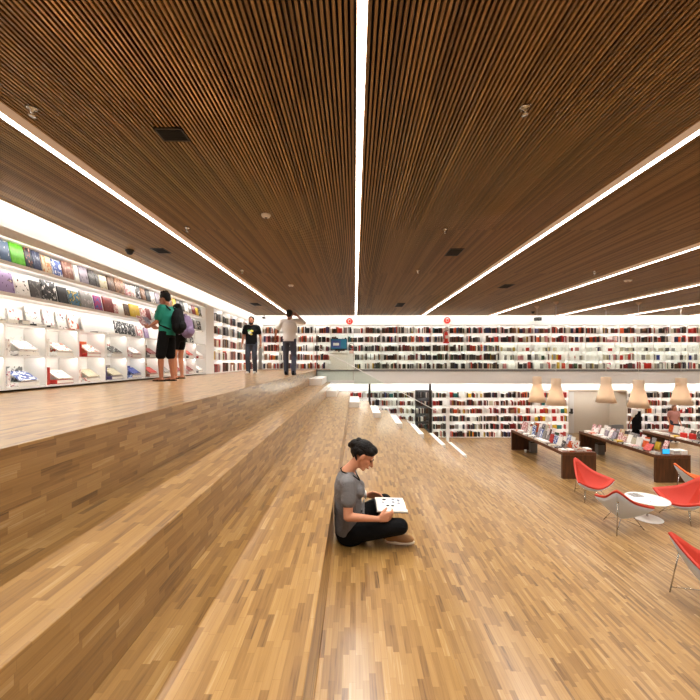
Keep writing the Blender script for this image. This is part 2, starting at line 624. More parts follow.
cv('grey striped', (103, 106, 103), (220, 222, 216), .5)
cv('grey', (129, 125, 122), (168, 163, 158), .56)
cv('dark green', (32, 63, 39), (68, 94, 60), .58)

BOOKMESH = {}
def book_mesh(key):
    """unit book: thickness x in -.5...5, width y 0..1 with the spine at y=0, height z 0..1"""
    if key in BOOKMESH:
        return BOOKMESH[key]
    bm = bmesh.new()
    box(bm, -.5, -.40, .03, 1, 0, 1)
    box(bm, .40, .5, .03, 1, 0, 1)
    for k in range(4):          # rounded spine
        a0, a1 = PI * k / 4, PI * (k + 1) / 4
        x0, x1 = -.5 * math.cos(a0), -.5 * math.cos(a1)
        y0, y1 = .03 - .03 * math.sin(a0), .03 - .03 * math.sin(a1)
        v = [bm.verts.new(p) for p in ((x0, y0, 0), (x1, y1, 0), (x1, y1, 1), (x0, y0, 1), (x0, .05, 0), (x1, .05, 0), (x1, .05, 1), (x0, .05, 1))]
        for f in ((0, 1, 2, 3), (5, 4, 7, 6), (0, 4, 5, 1), (3, 2, 6, 7)):
            bm.faces.new([v[i] for i in f])
    box(bm, -.40, .40, .05, .97, .015, .985, 1)
    BOOKMESH[key] = mesh_of('book_' + key.replace(' ', '_'), bm, [COV[key], M['paper']])
    return BOOKMESH[key]

NB = [0]
def book(key, label, loc, rot, t, w, h, group, name='book'):
    NB[0] += 1
    o = bpy.data.objects.new(name, book_mesh(key))
    C.objects.link(o)
    o.location, o.rotation_euler, o.scale = loc, rot, (t, w, h)
    return tag(o, label, 'book', group)


# ------------------------------------------------------------------ bookcases
SIDE_T = .012
def bookcase_mesh_parts(w, depth, levels, top, h0=0.0, plank=.022):
    H = top - h0
    parts = []
    bm = bmesh.new(); box(bm, SIDE_T, w - SIDE_T, depth - .012, depth, h0, top)
    parts.append(('back_panel', mesh_of('bookcase_back', bm, M['shelf']), (0, 0, 0)))
    bm = bmesh.new(); box(bm, 0, SIDE_T - .001, 0, depth, h0, top)
    sm = mesh_of('bookcase_side', bm, M['shelf'])
    parts.append(('side_panel', sm, (0, 0, 0)))
    parts.append(('side_panel', sm, (w - SIDE_T + .001, 0, 0)))
    bm = bmesh.new(); box(bm, SIDE_T, w - SIDE_T, 0.004, depth - .013, -plank, 0)
    pm = mesh_of('bookcase_shelf', bm, M['shelf'])
    for z in list(levels) + [top]:
        parts.append(('shelf', pm, (0, 0, z)))
    bm = bmesh.new(); box(bm, SIDE_T, w - SIDE_T, 0.02, .03, 0, max(levels[0] - plank, .005))
    parts.append(('plinth', mesh_of('bookcase_plinth', bm, M['shelf']), (0, 0, 0)))
    return parts

def make_bookcase(parts, label, loc, rotz, group, name='bookcase'):
    t = thing(name, label, 'bookcase', loc, rotz, group)
    for nm, me, p in parts:
        link(nm, me, t, p)
    return t

UPL = [.03, .435, .85, 1.265, 1.68]
UTOP = 2.07
BW = .79
up_parts = bookcase_mesh_parts(BW - .004, .32, UPL, UTOP)
LOL = [.03, .387, .754, 1.12, 1.487, 1.854]
LTOP = 2.19
lo_parts = bookcase_mesh_parts(BW - .004, .32, LOL, LTOP)
UK = list(range(-6, 22))
for n_, k in enumerate(UK):
    make_bookcase(up_parts, '%s white bookcase from the left corner along the upper far wall' % ORD[n_], (.426 + k * BW, YF, U), 0, 'bookcases along the upper far wall')
LK = list(range(-2, 12))
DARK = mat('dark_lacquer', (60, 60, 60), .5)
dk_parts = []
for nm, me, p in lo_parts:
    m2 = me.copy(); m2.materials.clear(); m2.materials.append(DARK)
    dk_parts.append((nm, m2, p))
n_ = 0
for k in LK:
    if k == 3:
        make_bookcase(dk_parts, 'dark grey bookcase on the lower far wall beside a steel column', (.426 + k * BW, YF, 0), 0, 'bookcases along the lower far wall')
        continue
    n_ += 1
    make_bookcase(lo_parts, '%s white bookcase from the left on the lower far wall' % ORD[n_ - 1], (.426 + k * BW, YF, 0), 0, 'bookcases along the lower far wall')
LK2 = [NX1 + .06 + j * BW for j in range(6)]
for j, x in enumerate(LK2):
    make_bookcase(lo_parts, '%s white lower bookcase to the right of the grey door niche' % ORD[j], (x, YF, 0), 0, 'bookcases right of the door niche')

# left wall: regular bookcases past the pilaster
RW = .755
rl_parts = bookcase_mesh_parts(RW - .004, .32, UPL, UTOP)
RY = [11.31 + j * RW for j in range(7)]
for j, y in enumerate(RY):
    make_bookcase(rl_parts, '%s tall white bookcase past the pilaster on the left wall' % ORD[j], (WL, y, U), PI / 2, 'tall bookcases past the pilaster')

# left wall: display units, two cubbies below, two ledges above
DW = .61
DY = [3.95 + j * DW for j in range(11)]
dp = []
bm = bmesh.new(); box(bm, 0, DW - .002, .318, .33, 0, 2.07); dp.append(('back_panel', mesh_of('display_back', bm, M['shelf']), (0, 0, 0)))
bm = bmesh.new(); box(bm, 0, .02, 0, .315, .03, .87); sm = mesh_of('display_side', bm, M['shelf'])
dp.append(('side_panel', sm, (0, 0, 0)))
bm = bmesh.new(); box(bm, 0.0, DW - .002, 0.004, .315, -.022, 0); pm = mesh_of('display_shelf', bm, M['shelf'])
bm = bmesh.new(); box(bm, 0.021, DW - .002, 0.004, .315, -.022, 0); pmi = mesh_of('cubby_shelf', bm, M['shelf'])
dp += [('shelf', pmi, (0, 0, .052)), ('shelf', pmi, (0, 0, .47)), ('counter', pm, (0, 0, .892))]
bm = bmesh.new(); box(bm, 0, DW - .002, 0.05, .315, -.02, 0); box(bm, 0, DW - .002, 0.05, .058, 0, .025); lm = mesh_of('display_ledge', bm, M['shelf'])
dp += [('ledge', lm, (0, 0, 1.27)), ('ledge', lm, (0, 0, 1.67))]
bm = bmesh.new(); box(bm, 0, DW - .002, 0.0, .317, 1.99, 2.10); dp.append(('canopy', mesh_of('display_canopy', bm, M['shelf']), (0, 0, 0)))
for j, y in enumerate(DY):
    make_bookcase(dp, '%s white display unit from the camera on the left wall, ledges above cubbies' % ORD[j], (WL, y, U), PI / 2, 'display units on the left wall', name='display_unit')

# LED lamps under the planks
SHW = 2.2
def shelf_lamps(x0, x1, y, z0, levels, n, wm):
    for z in levels:
        for k in range(n):
            ln = (x1 - x0) / n
            a = area('shelf_lamp', (x0 + ln * (k + .5), y + .03, z0 + z - .027), None, ln, .02, wm * ln, LEDW)
            aim(a, (1, 0, 0), (0, .75, -.65))
shelf_lamps(-4.3, XR - 2.2, YF, U, UPL[1:] + [UTOP], 3, SHW)
shelf_lamps(-1.2, NX0, YF, 0, LOL[1:] + [LTOP], 2, SHW)
shelf_lamps(NX1, NX1 + 4.8, YF, 0, LOL[1:] + [LTOP], 1, SHW)
def left_lamps(y0, y1, levels, wm, n, dx=.03):
    for z in levels:
        for k in range(n):
            ln = (y1 - y0) / n
            a = area('shelf_lamp', (WL - dx, y0 + ln * (k + .5), U + z - .027), None, ln, .02, wm * ln, LEDW)
            aim(a, (0, 1, 0), (-.75, 0, -.65))
left_lamps(RY[0], RY[-1] + RW, UPL[1:] + [UTOP], SHW, 1)
left_lamps(DY[0], DY[-1] + .5, [.47, .892], SHW * .9, 2)
left_lamps(DY[0], DY[-1] + .5, [1.27, 1.67], SHW * .75, 2, .085)
left_lamps(DY[0], DY[-1] + .5, [1.99 + .02], SHW * .8, 2)

# ------------------------------------------------------------------ books on the left wall
def Yx(x, X=WL - .06):
    return F * X / (x - UX)
def ledge_row(items, z, label, back=.10, lean=-.20, group='', hs=1.0):
    nn = 0
    for x0, x1, key, h in items:
        y0, y1 = Yx(x0), Yx(x1)
        w = (y1 - y0) * .95
        nn += 1
        t = .022 + (nn * 7 % 3) * .004
        book(key, '%s book facing out on %s, %s from camera' % (key, label, ORD[nn - 1]), (WL - back - t * .6, y0 + .005, U + z + .004), (0, lean, 0), t, w, h * hs, group)
row1 = [(-7, 4.5, 'tan', .30), (5, 15.5, 'slate blue', .31), (16, 30, 'green', .33), (30.5, 37.5, 'black and orange', .32), (38, 46, 'navy', .31), (47, 56, 'cream and orange', .29),
        (57, 66.5, 'blue and white', .28), (67.5, 78, 'red and brown', .31), (79, 83, 'white', .3), (84, 92.5, 'lilac grey', .32), (93.5, 99.5, 'dark grey', .32), (100, 103, 'dark grey', .26),
        (103.5, 111, 'cream', .28), (112, 118, 'brown', .31), (118.8, 128, 'tan', .32), (129, 134, 'pink', .26), (135, 139, 'white and red', .28), (139.5, 144, 'black and white', .31),
        (145, 149, 'tan', .3), (149.5, 153.5, 'black', .31), (154, 158, 'white and black', .29), (159, 163, 'lilac grey', .3), (172, 175.5, 'tan', .31), (176, 179, 'yellow', .3), (179.5, 183, 'dark grey', .32),
        (183.5, 187, 'black', .3), (188, 191, 'white and black', .31), (191.5, 194.5, 'grey', .3), (195, 198, 'dark red', .3), (198.3, 201, 'yellow', .26), (201.3, 204, 'black and white', .3)]
ledge_row(row1, 1.67, 'top ledge of left wall', group='books on the top ledge')
row2 = [(-9, 2.6, 'dark red', .28), (3, 19.5, 'lavender', .31), (20.5, 34.5, 'white and black', .31), (35.5, 46.5, 'dark grey', .28), (47.5, 61.5, 'black and white', .33), (62.5, 72.5, 'black', .29), (73.5, 84.5, 'blue and green', .27),
        (85.5, 97.5, 'grey', .31), (98.5, 106, 'magenta', .29), (107.5, 117.5, 'dark red', .31), (118, 121.5, 'pink', .22), (128, 133, 'brown', .27), (133.8, 143.5, 'yellow', .30), (144.5, 149.5, 'pink', .27), (150, 154, 'dark red', .29),
        (155, 159, 'white and black', .28), (160, 163.5, 'tan', .29), (183, 186, 'dark grey', .3), (187, 190, 'black and white', .31), (190.5, 193.5, 'grey', .28), (194.5, 197, 'black', .32), (197.3, 200, 'grey', .3), (200.3, 203.5, 'black and white', .3)]
ledge_row(row2, 1.27, 'lower ledge of left wall', group='books on the lower ledge')
row3 = [(-6, 3, 'dark green', .30), (5, 18, 'white', .27), (20, 35, 'white and red', .22), (38, 53, 'white and black', .30), (55, 65.5, 'white and pink', .29), (67.5, 77, 'white and black', .28), (79, 88.5, 'white and orange', .27),
        (124, 128.3, 'black and white', .30), (129, 133.3, 'black and white', .30), (134, 138.3, 'black and white', .29), (139, 143, 'black and white', .28), (145, 150, 'pink', .27), (152, 156, 'lavender', .25), (190, 193, 'black and white', .22), (196, 199, 'black and white', .2)]
ledge_row(row3, .892, 'counter above left cubbies', back=.20, group='books standing on the counter')
# flat things lying on the counter, front edge
for nn, (x0, x1, key, t) in enumerate([(0, 9, 'yellow', .02), (10, 22, 'white and black', .05), (24, 33, 'grey', .06), (38, 50, 'black', .03), (52, 61, 'dark grey', .03), (76, 87, 'orange', .02), (99, 110, 'dark grey', .02), (112, 122, 'white', .03), (124, 134, 'white', .025), (136, 143, 'grey', .02)]):
    y0, y1 = Yx(x0, WL), Yx(x1, WL)
    book(key, '%s magazine lying flat along the counter edge, %s from camera' % (key, ORD[nn]), (WL - .03, y0 + .005, U + .896 + t / 2), (0, -PI / 2, 0), t, (y1 - y0) * .9, .13, 'magazines lying on the counter', 'magazine')
# blank white display panel leaning over the counter
pb = bmesh.new()
box(pb, -.01, .01, 0, Yx(122) - Yx(91), 0, .27)
tag(obj('display_panel', pb, M['white'], loc=(WL - .20, Yx(91) + .01, U + .897), rot=(0, -.2, 0)), 'blank white display panel leaning on the counter of the left wall', 'sign')

cub_u = [['white', 'white', 'white and pink'], ['white and pink', 'white', 'white and black'], ['white and orange', 'white and orange', 'white'], ['white and orange', 'orange', 'red'], ['black and white', 'white and red', 'white'],
         ['white and pink', 'white and red', 'pink'], ['dark red', 'brown', 'grey'], ['red', 'white', 'purple'], ['white and pink', 'dark red', 'grey'], ['red', 'pink', 'dark grey'], ['white', 'tan', 'red']]
cub_l = [['white', 'grey', 'white'], ['blue and white', 'grey striped', 'white and pink'], ['white and red', 'white', 'red'], ['cream', 'white', 'white and orange'], ['cream', 'grey', 'purple'],
         ['blue', 'blue', 'blue and white'], ['red', 'cream and orange', 'red and brown'], ['grey', 'red', 'white'], ['dark red', 'red', 'dark red'], ['dark red', 'red', 'pink'], ['white and red', 'dark red', 'grey']]
for rowname, zz, lst in (('upper', .47, cub_u), ('lower', .052, cub_l)):
    for j, cc in enumerate(lst):
        y = DY[j]
        gp = 'books in the %s cubbies' % rowname
        nm = '%s %s cubby from camera' % (ORD[j], rowname)
        rnd = random.Random(j * 13 + len(rowname))
        # a few upright books seen by their covers at the back
        t1, h1 = rnd.uniform(.03, .06), rnd.uniform(.22, .30)
        book(cc[1], '%s book upright at back of %s' % (cc[1], nm), (WL - .26, y + .26, U + zz + .003), (0, -.08, 0), .03, .27, h1, gp)
        # spine-out stack standing at the near side
        for q in range(2):
            book(cc[2] if q else cc[0], '%s book spine out in %s, %s from near side' % (cc[2] if q else cc[0], nm, ORD[q]), (WL - .05, y + .06 + q * .055, U + zz + .003), (0, 0, PI / 2), .045, .2, rnd.uniform(.2, .28), gp)
        # flat book with a slanted one in front
        book(cc[2], '%s book lying flat in %s' % (cc[2], nm), (WL - .03, y + .22, U + zz + .035), (0, -PI / 2, 0), .06, .33, .19, gp)
        book(cc[0], '%s book slanted face up in %s' % (cc[0], nm), (WL - .02, y + .24, U + zz + .082), (0, -PI / 2 + .6, 0), .02, .27, .22, gp)
print('left books', NB[0])

# ------------------------------------------------------------------ spine-out books: the nearest ones single, the mass as one object
PAL = {'black': 40, 'dark grey': 20, 'brown': 18, 'dark red': 8, 'red': 5, 'tan': 5, 'cream': 4, 'white': 6, 'navy': 5, 'dark green': 6, 'orange': 2, 'blue': 1, 'grey': 6, 'yellow': 1, 'teal': 1}
PALR = {'black': 18, 'red': 9, 'dark red': 16, 'brown': 16, 'orange': 8, 'tan': 10, 'pink': 8, 'cream': 8, 'white': 10, 'dark grey': 8, 'navy': 5, 'purple': 3, 'yellow': 3}
PALW = {'white': 40, 'cream': 10, 'grey': 12, 'pink': 6, 'yellow': 3, 'blue': 3, 'dark grey': 8, 'white and pink': 6, 'red': 4, 'dark green': 3}
def pick(p, rnd):
    k = list(p); return rnd.choices(k, [p[i] for i in k])[0]
def fill(w, rnd, pal, hmax, fillp=.8, face=.05):
    """positions along one shelf: (x, thickness, height, key, is_face)"""
    out = []
    x = .03 + rnd.random() * .06 * (1 - fillp) * 4
    run = None
    while x < w - .07:
        if rnd.random() < (1 - fillp) * .35:
            x += rnd.uniform(.04, .16)
            continue
        if rnd.random() < face and x < w - .25:
            out.append((x, rnd.uniform(.15, .2), rnd.uniform(.6, .8) * hmax, pick(pal, rnd), True)); x += .21
            continue
        if run is None or run[1] <= 0:
            run = [rnd.uniform(.6, .88) * hmax, rnd.randint(2, 6), pick(pal, rnd)]
        run[1] -= 1
        t = rnd.uniform(.018, .048)
        key = run[2] if rnd.random() < .35 else pick(pal, rnd)
        out.append((x, t, min(hmax * .93, run[0] * rnd.uniform(.94, 1.06)), key, False))
        x += t + .002
    return out

mass = bmesh.new()
MASSK = sorted(set(PAL) | set(PALR) | set(PALW))
MASSI = {k: i for i, k in enumerate(MASSK)}
nmass = [0]
def mass_book(origin, rotz, x, t, h, key, face, rnd):
    nmass[0] += 1
    d = .02 if face else rnd.uniform(.13, .19)
    y0 = .05 if not face else .10
    s = len(mass.verts)
    fs = box(mass, x, x + t, y0, y0 + d, 0, h, MASSI[key])
    Mx = Matrix.Translation(origin) @ Matrix.Rotation(rotz, 4, 'Z')
    vs = {v for f in fs for v in f.verts}
    for v in vs:
        v.co = Mx @ v.co
# upper far wall
for n_, k in enumerate(UK):
    for li, z in enumerate(UPL):
        rnd = random.Random(1000 + k * 10 + li)
        pal, fp, face, hm = PAL, .86, .03, .34
        if k < -1:
            pal, fp = PALR, .75
        if k >= 8 and k < 21:
            if li == 2:
                pal, fp, face, hm = PALW, .35, .5, .22
            elif li == 1:
                pal, fp, face = PALW, .7, .6
            elif li == 0:
                pal, fp, face = (PALW if k % 3 else PAL), .7, .3
            else:
                pal, fp, face = PALR, .8, .15
        if li == 1 and -2 <= k <= -1:
            fp = .3
        for x, t, h, key, fc in fill(BW, rnd, pal, hm, fp, face):
            mass_book((.426 + k * BW, YF, U + z), 0, x, t, h, key, fc, rnd)
# lower far wall
for k, x0 in [(k, .426 + k * BW) for k in LK] + [(20 + j, x) for j, x in enumerate(LK2)]:
    for li, z in enumerate(LOL):
        rnd = random.Random(5000 + k * 10 + li)
        pal = {5: PAL, 4: PALR, 3: PALR, 2: PAL, 1: PAL, 0: PALR}[li]
        if k in (10, 11):
            pal = {'red': 5, 'orange': 4, 'yellow': 4, 'teal': 3, 'white': 6, 'dark grey': 3}
            fc_p, fp = .5, .7
        else:
            fc_p, fp = .03, .72
        for x, t, h, key, fc in fill(BW, rnd, pal, .29, fp, fc_p):
            mass_book((x0, YF, z), 0, x, t, h, key, fc, rnd)
# left wall tall bookcases: the nearest one in single books
NEARB = 0
for j, y in enumerate(RY):
    for li, z in enumerate(UPL):
        rnd = random.Random(9000 + j * 10 + li)
        row = fill(RW, rnd, PALR if li < 3 else PAL, .34, .78, .02)
        for q, (x, t, h, key, fc) in enumerate(row):
            if j < NEARB:
                book(key, '%s book on %s shelf of tall bookcase beside pilaster, %s from left' % (key, ['lowest', 'second', 'third', 'fourth', 'top'][li], ORD[q]),
                     (WL - .04, y + x + t / 2, U + z), (0, 0, PI / 2), t * .97, .18, h, 'books in the tall bookcase beside the pilaster')
            else:
                mass_book((WL, y, U + z), PI / 2, x, t, h, key, fc, rnd)
me = mesh_of('shelved_books', mass, [COV[k] for k in MASSK])
ms = link('shelved_books', me)
ms['kind'] = 'stuff'
tag(ms, 'mass of books filling the white bookcases of the far walls and left corner', 'books')
print('single', NB[0], 'mass', nmass[0])

# ------------------------------------------------------------------ far stair: white half steps, glass, rail
for i in range(8):
    zt = TOPS[i + 1] if i < 7 else 0.0
    up = (TOPS[i] - zt) / 2
    x0 = EDGE[i] + .001
    lab = ['uppermost white half step block by the glass panel', 'second white half step block from the top of the far stair', 'third white half step block from the top of the far stair',
           'fourth white half step block from the top of the far stair', 'fourth white half step block from the bottom of the far stair', 'third white half step block from the bottom of the far stair',
           'second white half step block from the bottom of the far stair', 'lowest white half step block, standing on the lower floor'][i]
    o = boxobj('step_block', (x0, x0 + (.46 if i == 0 else .36), 12.9, YE - .02, zt + .001, zt + up), M['white'], bevel=.006)
    tag(o, lab, 'step', 'white half steps at the far stair')

def pane(bm, pts, y, t=.012):
    a = [bm.verts.new((x, y, z)) for x, z in pts]
    b = [bm.verts.new((x, y + t, z)) for x, z in pts]
    bm.faces.new(a); bm.faces.new(b[::-1])
    for i in range(len(pts)):
        j = (i + 1) % len(pts)
        bm.faces.new((a[j], a[i], b[i], b[j]))
t = thing('glass_screen', 'tall clear greenish glass screen at the edge of the upper floor', 'glass screen', (-1.58, YE + .06, U))
bm = bmesh.new(); pane(bm, [(0, -.42), (1.50, -.42), (1.50, 1.50), (0, 1.50)], 0); obj('glass_pane', bm, M['glass'], t)
bm = bmesh.new(); box(bm, -.03, -.002, -.01, .022, -.42, 1.5); obj('edge_profile', bm, M['darksteel'], t)
bm = bmesh.new(); box(bm, 1.502, 1.516, -.004, .016, -.42, 1.5); obj('edge_profile', bm, M['steel'], t)
fc = bpy.data.curves.new('mark', 'FONT'); fc.body = '4'; fc.size = .16; fc.extrude = .001
fo = bpy.data.objects.new('tmp', fc); C.objects.link(fo)
fm = bpy.data.meshes.new_from_object(fo.evaluated_get(bpy.context.evaluated_depsgraph_get())); bpy.data.objects.remove(fo)
fm.materials.clear(); fm.materials.append(M['darksteel'])
mo = bpy.data.objects.new('printed_mark', fm); C.objects.link(mo)
mo.parent = t; mo.location = (.07, -.004, 1.30); mo.rotation_euler = (PI / 2, 0, 0)
mo['label'] = 'small dark mark on the glass'

t = thing('glass_balustrade', 'clear glass balustrade with a grey bottom rail along the gallery edge', 'balustrade', (0, YE + .30, U))
x = -.05
while x < XR - 1.2:
    bm = bmesh.new(); pane(bm, [(x + .006, .02), (x + 1.494, .02), (x + 1.494, 1.08), (x + .006, 1.08)], 0); obj('glass_pane', bm, M['glass'], t)
    x += 1.5
boxobj('bottom_rail', (-.05, XR - .1, -.02, .03, .0, .03), M['grey'], t)

t = thing('stair_balustrade', 'sloping glass balustrade with a thin pale handrail beside the far stair', 'balustrade', (0, YE + .05, 0))
bm = bmesh.new(); pane(bm, [(-.04, U - .6), (3.80, .02), (3.80, 1.24), (-.04, U + .16)], 0, .010); obj('glass_pane', bm, M['glass'], t)
bm = bmesh.new(); tube(bm, [(-1.52, -.03, U + .93), (3.82, -.03, 1.25)], .016, 8); obj('handrail', bm, M['fascia'], t)
bm = bmesh.new(); box(bm, 3.81, 3.93, -.035, .03, .0, 1.62); obj('newel_post', bm, M['white'], t)

for u, lab in ((369.5, 'dark slim steel column under the gallery, nearer the stair top'), (430, 'dark slim steel column beside the dark bookcase')):
    X = (u - UX) * (YE + .45) / F
    o = boxobj('steel_column', (X - .045, X + .045, YE + .40, YE + .49, 0, CZ - .985), M['darksteel'])
    structure(tag(o, lab, 'column'))

# ------------------------------------------------------------------ service desk with a monitor on the gallery
t = thing('service_desk', 'white service desk on the gallery behind the glass, under a monitor', 'desk', (-1.09, 16.0, U))
boxobj('body', (0, .74, .04, .40, 0, .74), M['shelf'], t, .004)
boxobj('desktop', (-.02, .76, 0, .44, .742, .78), M['white'], t, .004)
t = thing('monitor', 'wide blue computer monitor on the white gallery service desk', 'monitor', (-.72, 16.18, U + .782))
boxobj('foot', (-.14, .14, -.08, .08, 0, .014), M['black'], t)
boxobj('neck', (-.03, .03, -.012, .012, .0141, .16), M['black'], t)
b = boxobj('casing', (-.365, .365, -.035, -.0125, .1, .60), M['black'], t, .006)
boxobj('screen', (-.345, .345, -.038, -.0352, .16, .585), M['screen'], t)
boxobj('screen_window', (-.33, .08, -.0395, -.0385, .20, .53), M['screenwin'], t)
bm = bmesh.new(); box(bm, -.26, .0, -.0402, -.0398, .30, .42); o = obj('window_text', bm, M['white'], t)
t = thing('ring_lamp', 'small grey ring shaped lamp on a white stand right of the monitor', 'lamp', (-.16, 16.2, U))
bm = bmesh.new(); box(bm, -.16, .16, -.14, .14, 0, .72); obj('pedestal', bm, M['shelf'], t, .004)
bm = bmesh.new(); box(bm, -.10, .10, -.08, .08, .721, .86); obj('base', bm, mat('pale_pink', (214, 180, 168), .6), t, .01)
bm = bmesh.new(); tube(bm, [(0, 0, .86), (0, 0, .95)], .012, 8); obj('stem', bm, M['grey'], t)
bm = bmesh.new(); tube(bm, [(.12 * math.cos(a), 0, 1.06 + .12 * math.sin(a)) for a in [2 * PI * k / 24 for k in range(25)]], .014, 8, caps=False); obj('ring', bm, M['grey'], t)

# fire point: extinguisher with its sign
def disc_sign(x, v, lab):
    z = CZ + (UY - v) * YW / F
    t = thing('fire_sign', lab, 'sign', (x, YW - .03, z), 0, 'round red signs above the shelves')
    bm = bmesh.new(); lathe(bm, [(0, 0), (.15, 0), (.16, .004), (.16, .012), (0, .012)], 32); bmesh.ops.rotate(bm, verts=bm.verts, cent=(0, 0, 0), matrix=Matrix.Rotation(PI / 2, 3, 'X')); obj('plate', bm, M['signred'], t)
    bm = bmesh.new(); tube(bm, [(-.05, -.016, -.06), (-.05, -.016, .05), (0, -.016, .08), (.05, -.016, .05), (.05, -.016, -.06), (-.05, -.016, -.06)], .009, 6); obj('symbol', bm, M['white'], t)
disc_sign((349.5 - UX) * YW / F, 321.3, 'round red sign above the shelves over the monitor')
disc_sign((447 - UX) * YW / F, 320.3, 'round red sign above the shelves over the fire extinguisher')
xe = (445.5 - UX) * YF / F
t = thing('fire_extinguisher', 'red fire extinguisher hung in front of the upper far shelves', 'fire extinguisher', (xe, YF - .11, U + 1.28))
bm = bmesh.new(); lathe(bm, [(0, 0), (.075, 0), (.085, .02), (.085, .36), (.06, .43), (.03, .46), (0, .46)], 24); obj('cylinder', bm, M['signred'], t)
bm = bmesh.new(); tube(bm, [(0, 0, .46), (0, 0, .50)], .02, 8); tube(bm, [(-.02, 0, .50), (.10, 0, .53)], .012, 6); obj('valve', bm, M['black'], t)
bm = bmesh.new(); tube(bm, [(-.02, 0, .49), (-.10, 0, .46), (-.12, 0, .3), (-.105, 0, .12)], .013, 8); obj('hose', bm, M['black'], t)
bm = bmesh.new(); box(bm, -.06, .06, -.089, -.086, .14, .28); obj('instruction_plate', bm, M['white'], t)
bm = bmesh.new(); box(bm, -.14, .14, .087, .10, -.08, .62); obj('backboard', bm, M['white'], t)
bm = bmesh.new(); box(bm, -.11, .11, -.085, .087, -.075, -.004); obj('bracket', bm, M['signred'], t)

# ------------------------------------------------------------------ book tables
def table(lab, x0, x1, y0, y1, h):
    t = thing('book_table', lab, 'table', (x0, y0, 0), 0, 'long dark wood book tables')
    boxobj('tabletop', (0, x1 - x0, 0, y1 - y0, h - .09, h), M['walnut_top'], t, .004)
    boxobj('end_panel', (0, x1 - x0, 0, .09, 0, h - .0902), M['walnut'], t, .004)
    boxobj('end_panel', (0, x1 - x0, y1 - y0 - .09, y1 - y0, 0, h - .0902), M['walnut'], t, .004)
    return t
TH = .80
TB = [('left', 6.28, 7.29, 10.88, 14.5), ('middle', 8.83, 9.84, 10.55, 14.2), ('right', 11.45, 12.46, 10.6, 14.35)]
TLAB = ['long dark wood book table leftmost of three, ending behind the red chairs', 'long dark wood book table in the middle, blue tablet at its near end', 'long dark wood book table at the right edge, red bags on it']
for (nm, x0, x1, y0, y1), lab in zip(TB, TLAB):
    table(lab, x0, x1, y0, y1, TH)
TPAL = {'white': 10, 'grey': 7, 'white and black': 8, 'white and red': 5, 'pink': 6, 'white and pink': 6, 'cream': 4, 'lilac grey': 5, 'cream and orange': 4, 'yellow': 2, 'dark grey': 4, 'black and white': 4, 'dark green': 2, 'orange': 3, 'red': 3, 'brown': 3, 'blue and white': 3}
for ti, (nm, x0, x1, y0, y1) in enumerate(TB):
    rnd = random.Random(77 + ti)
    g = 'books on the %s table' % nm
    y = y0 + .10 + (.42 if ti < 2 else 0)
    q = 0
    step = .225
    while y < y1 - .28:
        # left edge: a low pile (two books of one title)
        key = pick(TPAL, rnd)
        t0 = rnd.uniform(.025, .07)
        book(key, '%s book lying at left edge of %s table, %s from near end' % (key, nm, ORD[q]), (x0 + .04, y, TH + .002 + t0 / 2), (0, PI / 2, 0), t0, rnd.uniform(.16, .20), .22, g)
        # standing ones on the spine of the table, leaning back to the right
        for row, (px, nmrow) in enumerate(((.34, 'second'), (.54, 'third'), (.78, 'fourth'))):
            if (ti == 2 and row == 0) or (row == 1 and (q % 2 or ti == 2)):
                continue
            key = pick(TPAL, rnd)
            h = rnd.uniform(.20, .32) + (.07 if ti == 0 and q > 5 else 0)
            book(key, '%s book standing in %s row of %s table, %s from near end' % (key, nmrow, nm, ORD[q]),
                 (x0 + px + rnd.uniform(-.03, .03), y + rnd.uniform(0, .02), TH + .012), (0, rnd.uniform(.18, .40), rnd.uniform(-.12, .30)), rnd.uniform(.02, .04), rnd.uniform(.15, .19), h, g)
        q += 1
        y += step
# near ends: flat stacks
def stack(nm, x, y, keys, w=.16, d=.22, t=.03):
    for i, k in enumerate(keys):
        book(k, '%s book %s from bottom in pile at near %s of %s table' % (k, ORD[i], nm[1], nm[0]), (x, y, TH + .002 + t * (i + .5)), (0, PI / 2, 0), t * .97, d, w, 'piled books at the near table ends')
stack(('left', 'left corner'), 6.30, 10.95, ['pink', 'white'])
stack(('left', 'edge'), 6.52, 10.93, ['orange', 'white'])
stack(('left', 'right corner'), 7.05, 10.95, ['pink', 'orange', 'white'])
stack(('left', 'middle'), 6.80, 11.0, ['white', 'pink', 'cream and orange'])
book('white and orange', 'pink and white book propped upright on the near pile of the left table', (6.88, 11.05, TH + .105), (-.3, 0, PI / 2 + .15), .02, .2, .24, 'piled books at the near table ends')
stack(('middle', 'left corner'), 8.86, 10.62, ['white', 'grey'])
stack(('middle', 'right corner'), 9.62, 10.60, ['white', 'white', 'white', 'white'], w=.18, d=.26)
stack(('middle', 'right edge'), 9.42, 10.62, ['white', 'white', 'lilac grey', 'white'], w=.17, d=.24)
book('red', 'red book lying tilted near the front of the middle table', (8.98, 10.95, TH + .02), (0, .9, .4), .03, .2, .28, 'piled books at the near table ends')
t = thing('tablet', 'small glowing cyan tablet at the near end of the middle table', 'tablet', (9.1, 10.66, TH + .002))
boxobj('casing', (0, .22, 0, .012, .012, .16), M['black'], t)
boxobj('screen', (.006, .214, -.002, -.0004, .018, .154), M['cyanlit'], t)
boxobj('stand', (.06, .16, -.01, .10, 0, .010), M['black'], t)
for x, y, lab in ((11.95, 12.75, 'red paper bag on the right book table, left one'), (12.12, 12.6, 'red paper bag on the right book table, right one')):
    t = thing('paper_bag', lab, 'bag', (x - .3, y, TH + .001))
    bm = bmesh.new()
    box(bm, 0, .13, 0, .15, 0, .20)
    obj('body', bm, M['signred'], t, .004)
    bm = bmesh.new(); tube(bm, [(.03, .07, .20), (.04, .07, .27), (.09, .07, .27), (.10, .07, .20)], .005, 6); obj('handle', bm, M['black'], t)
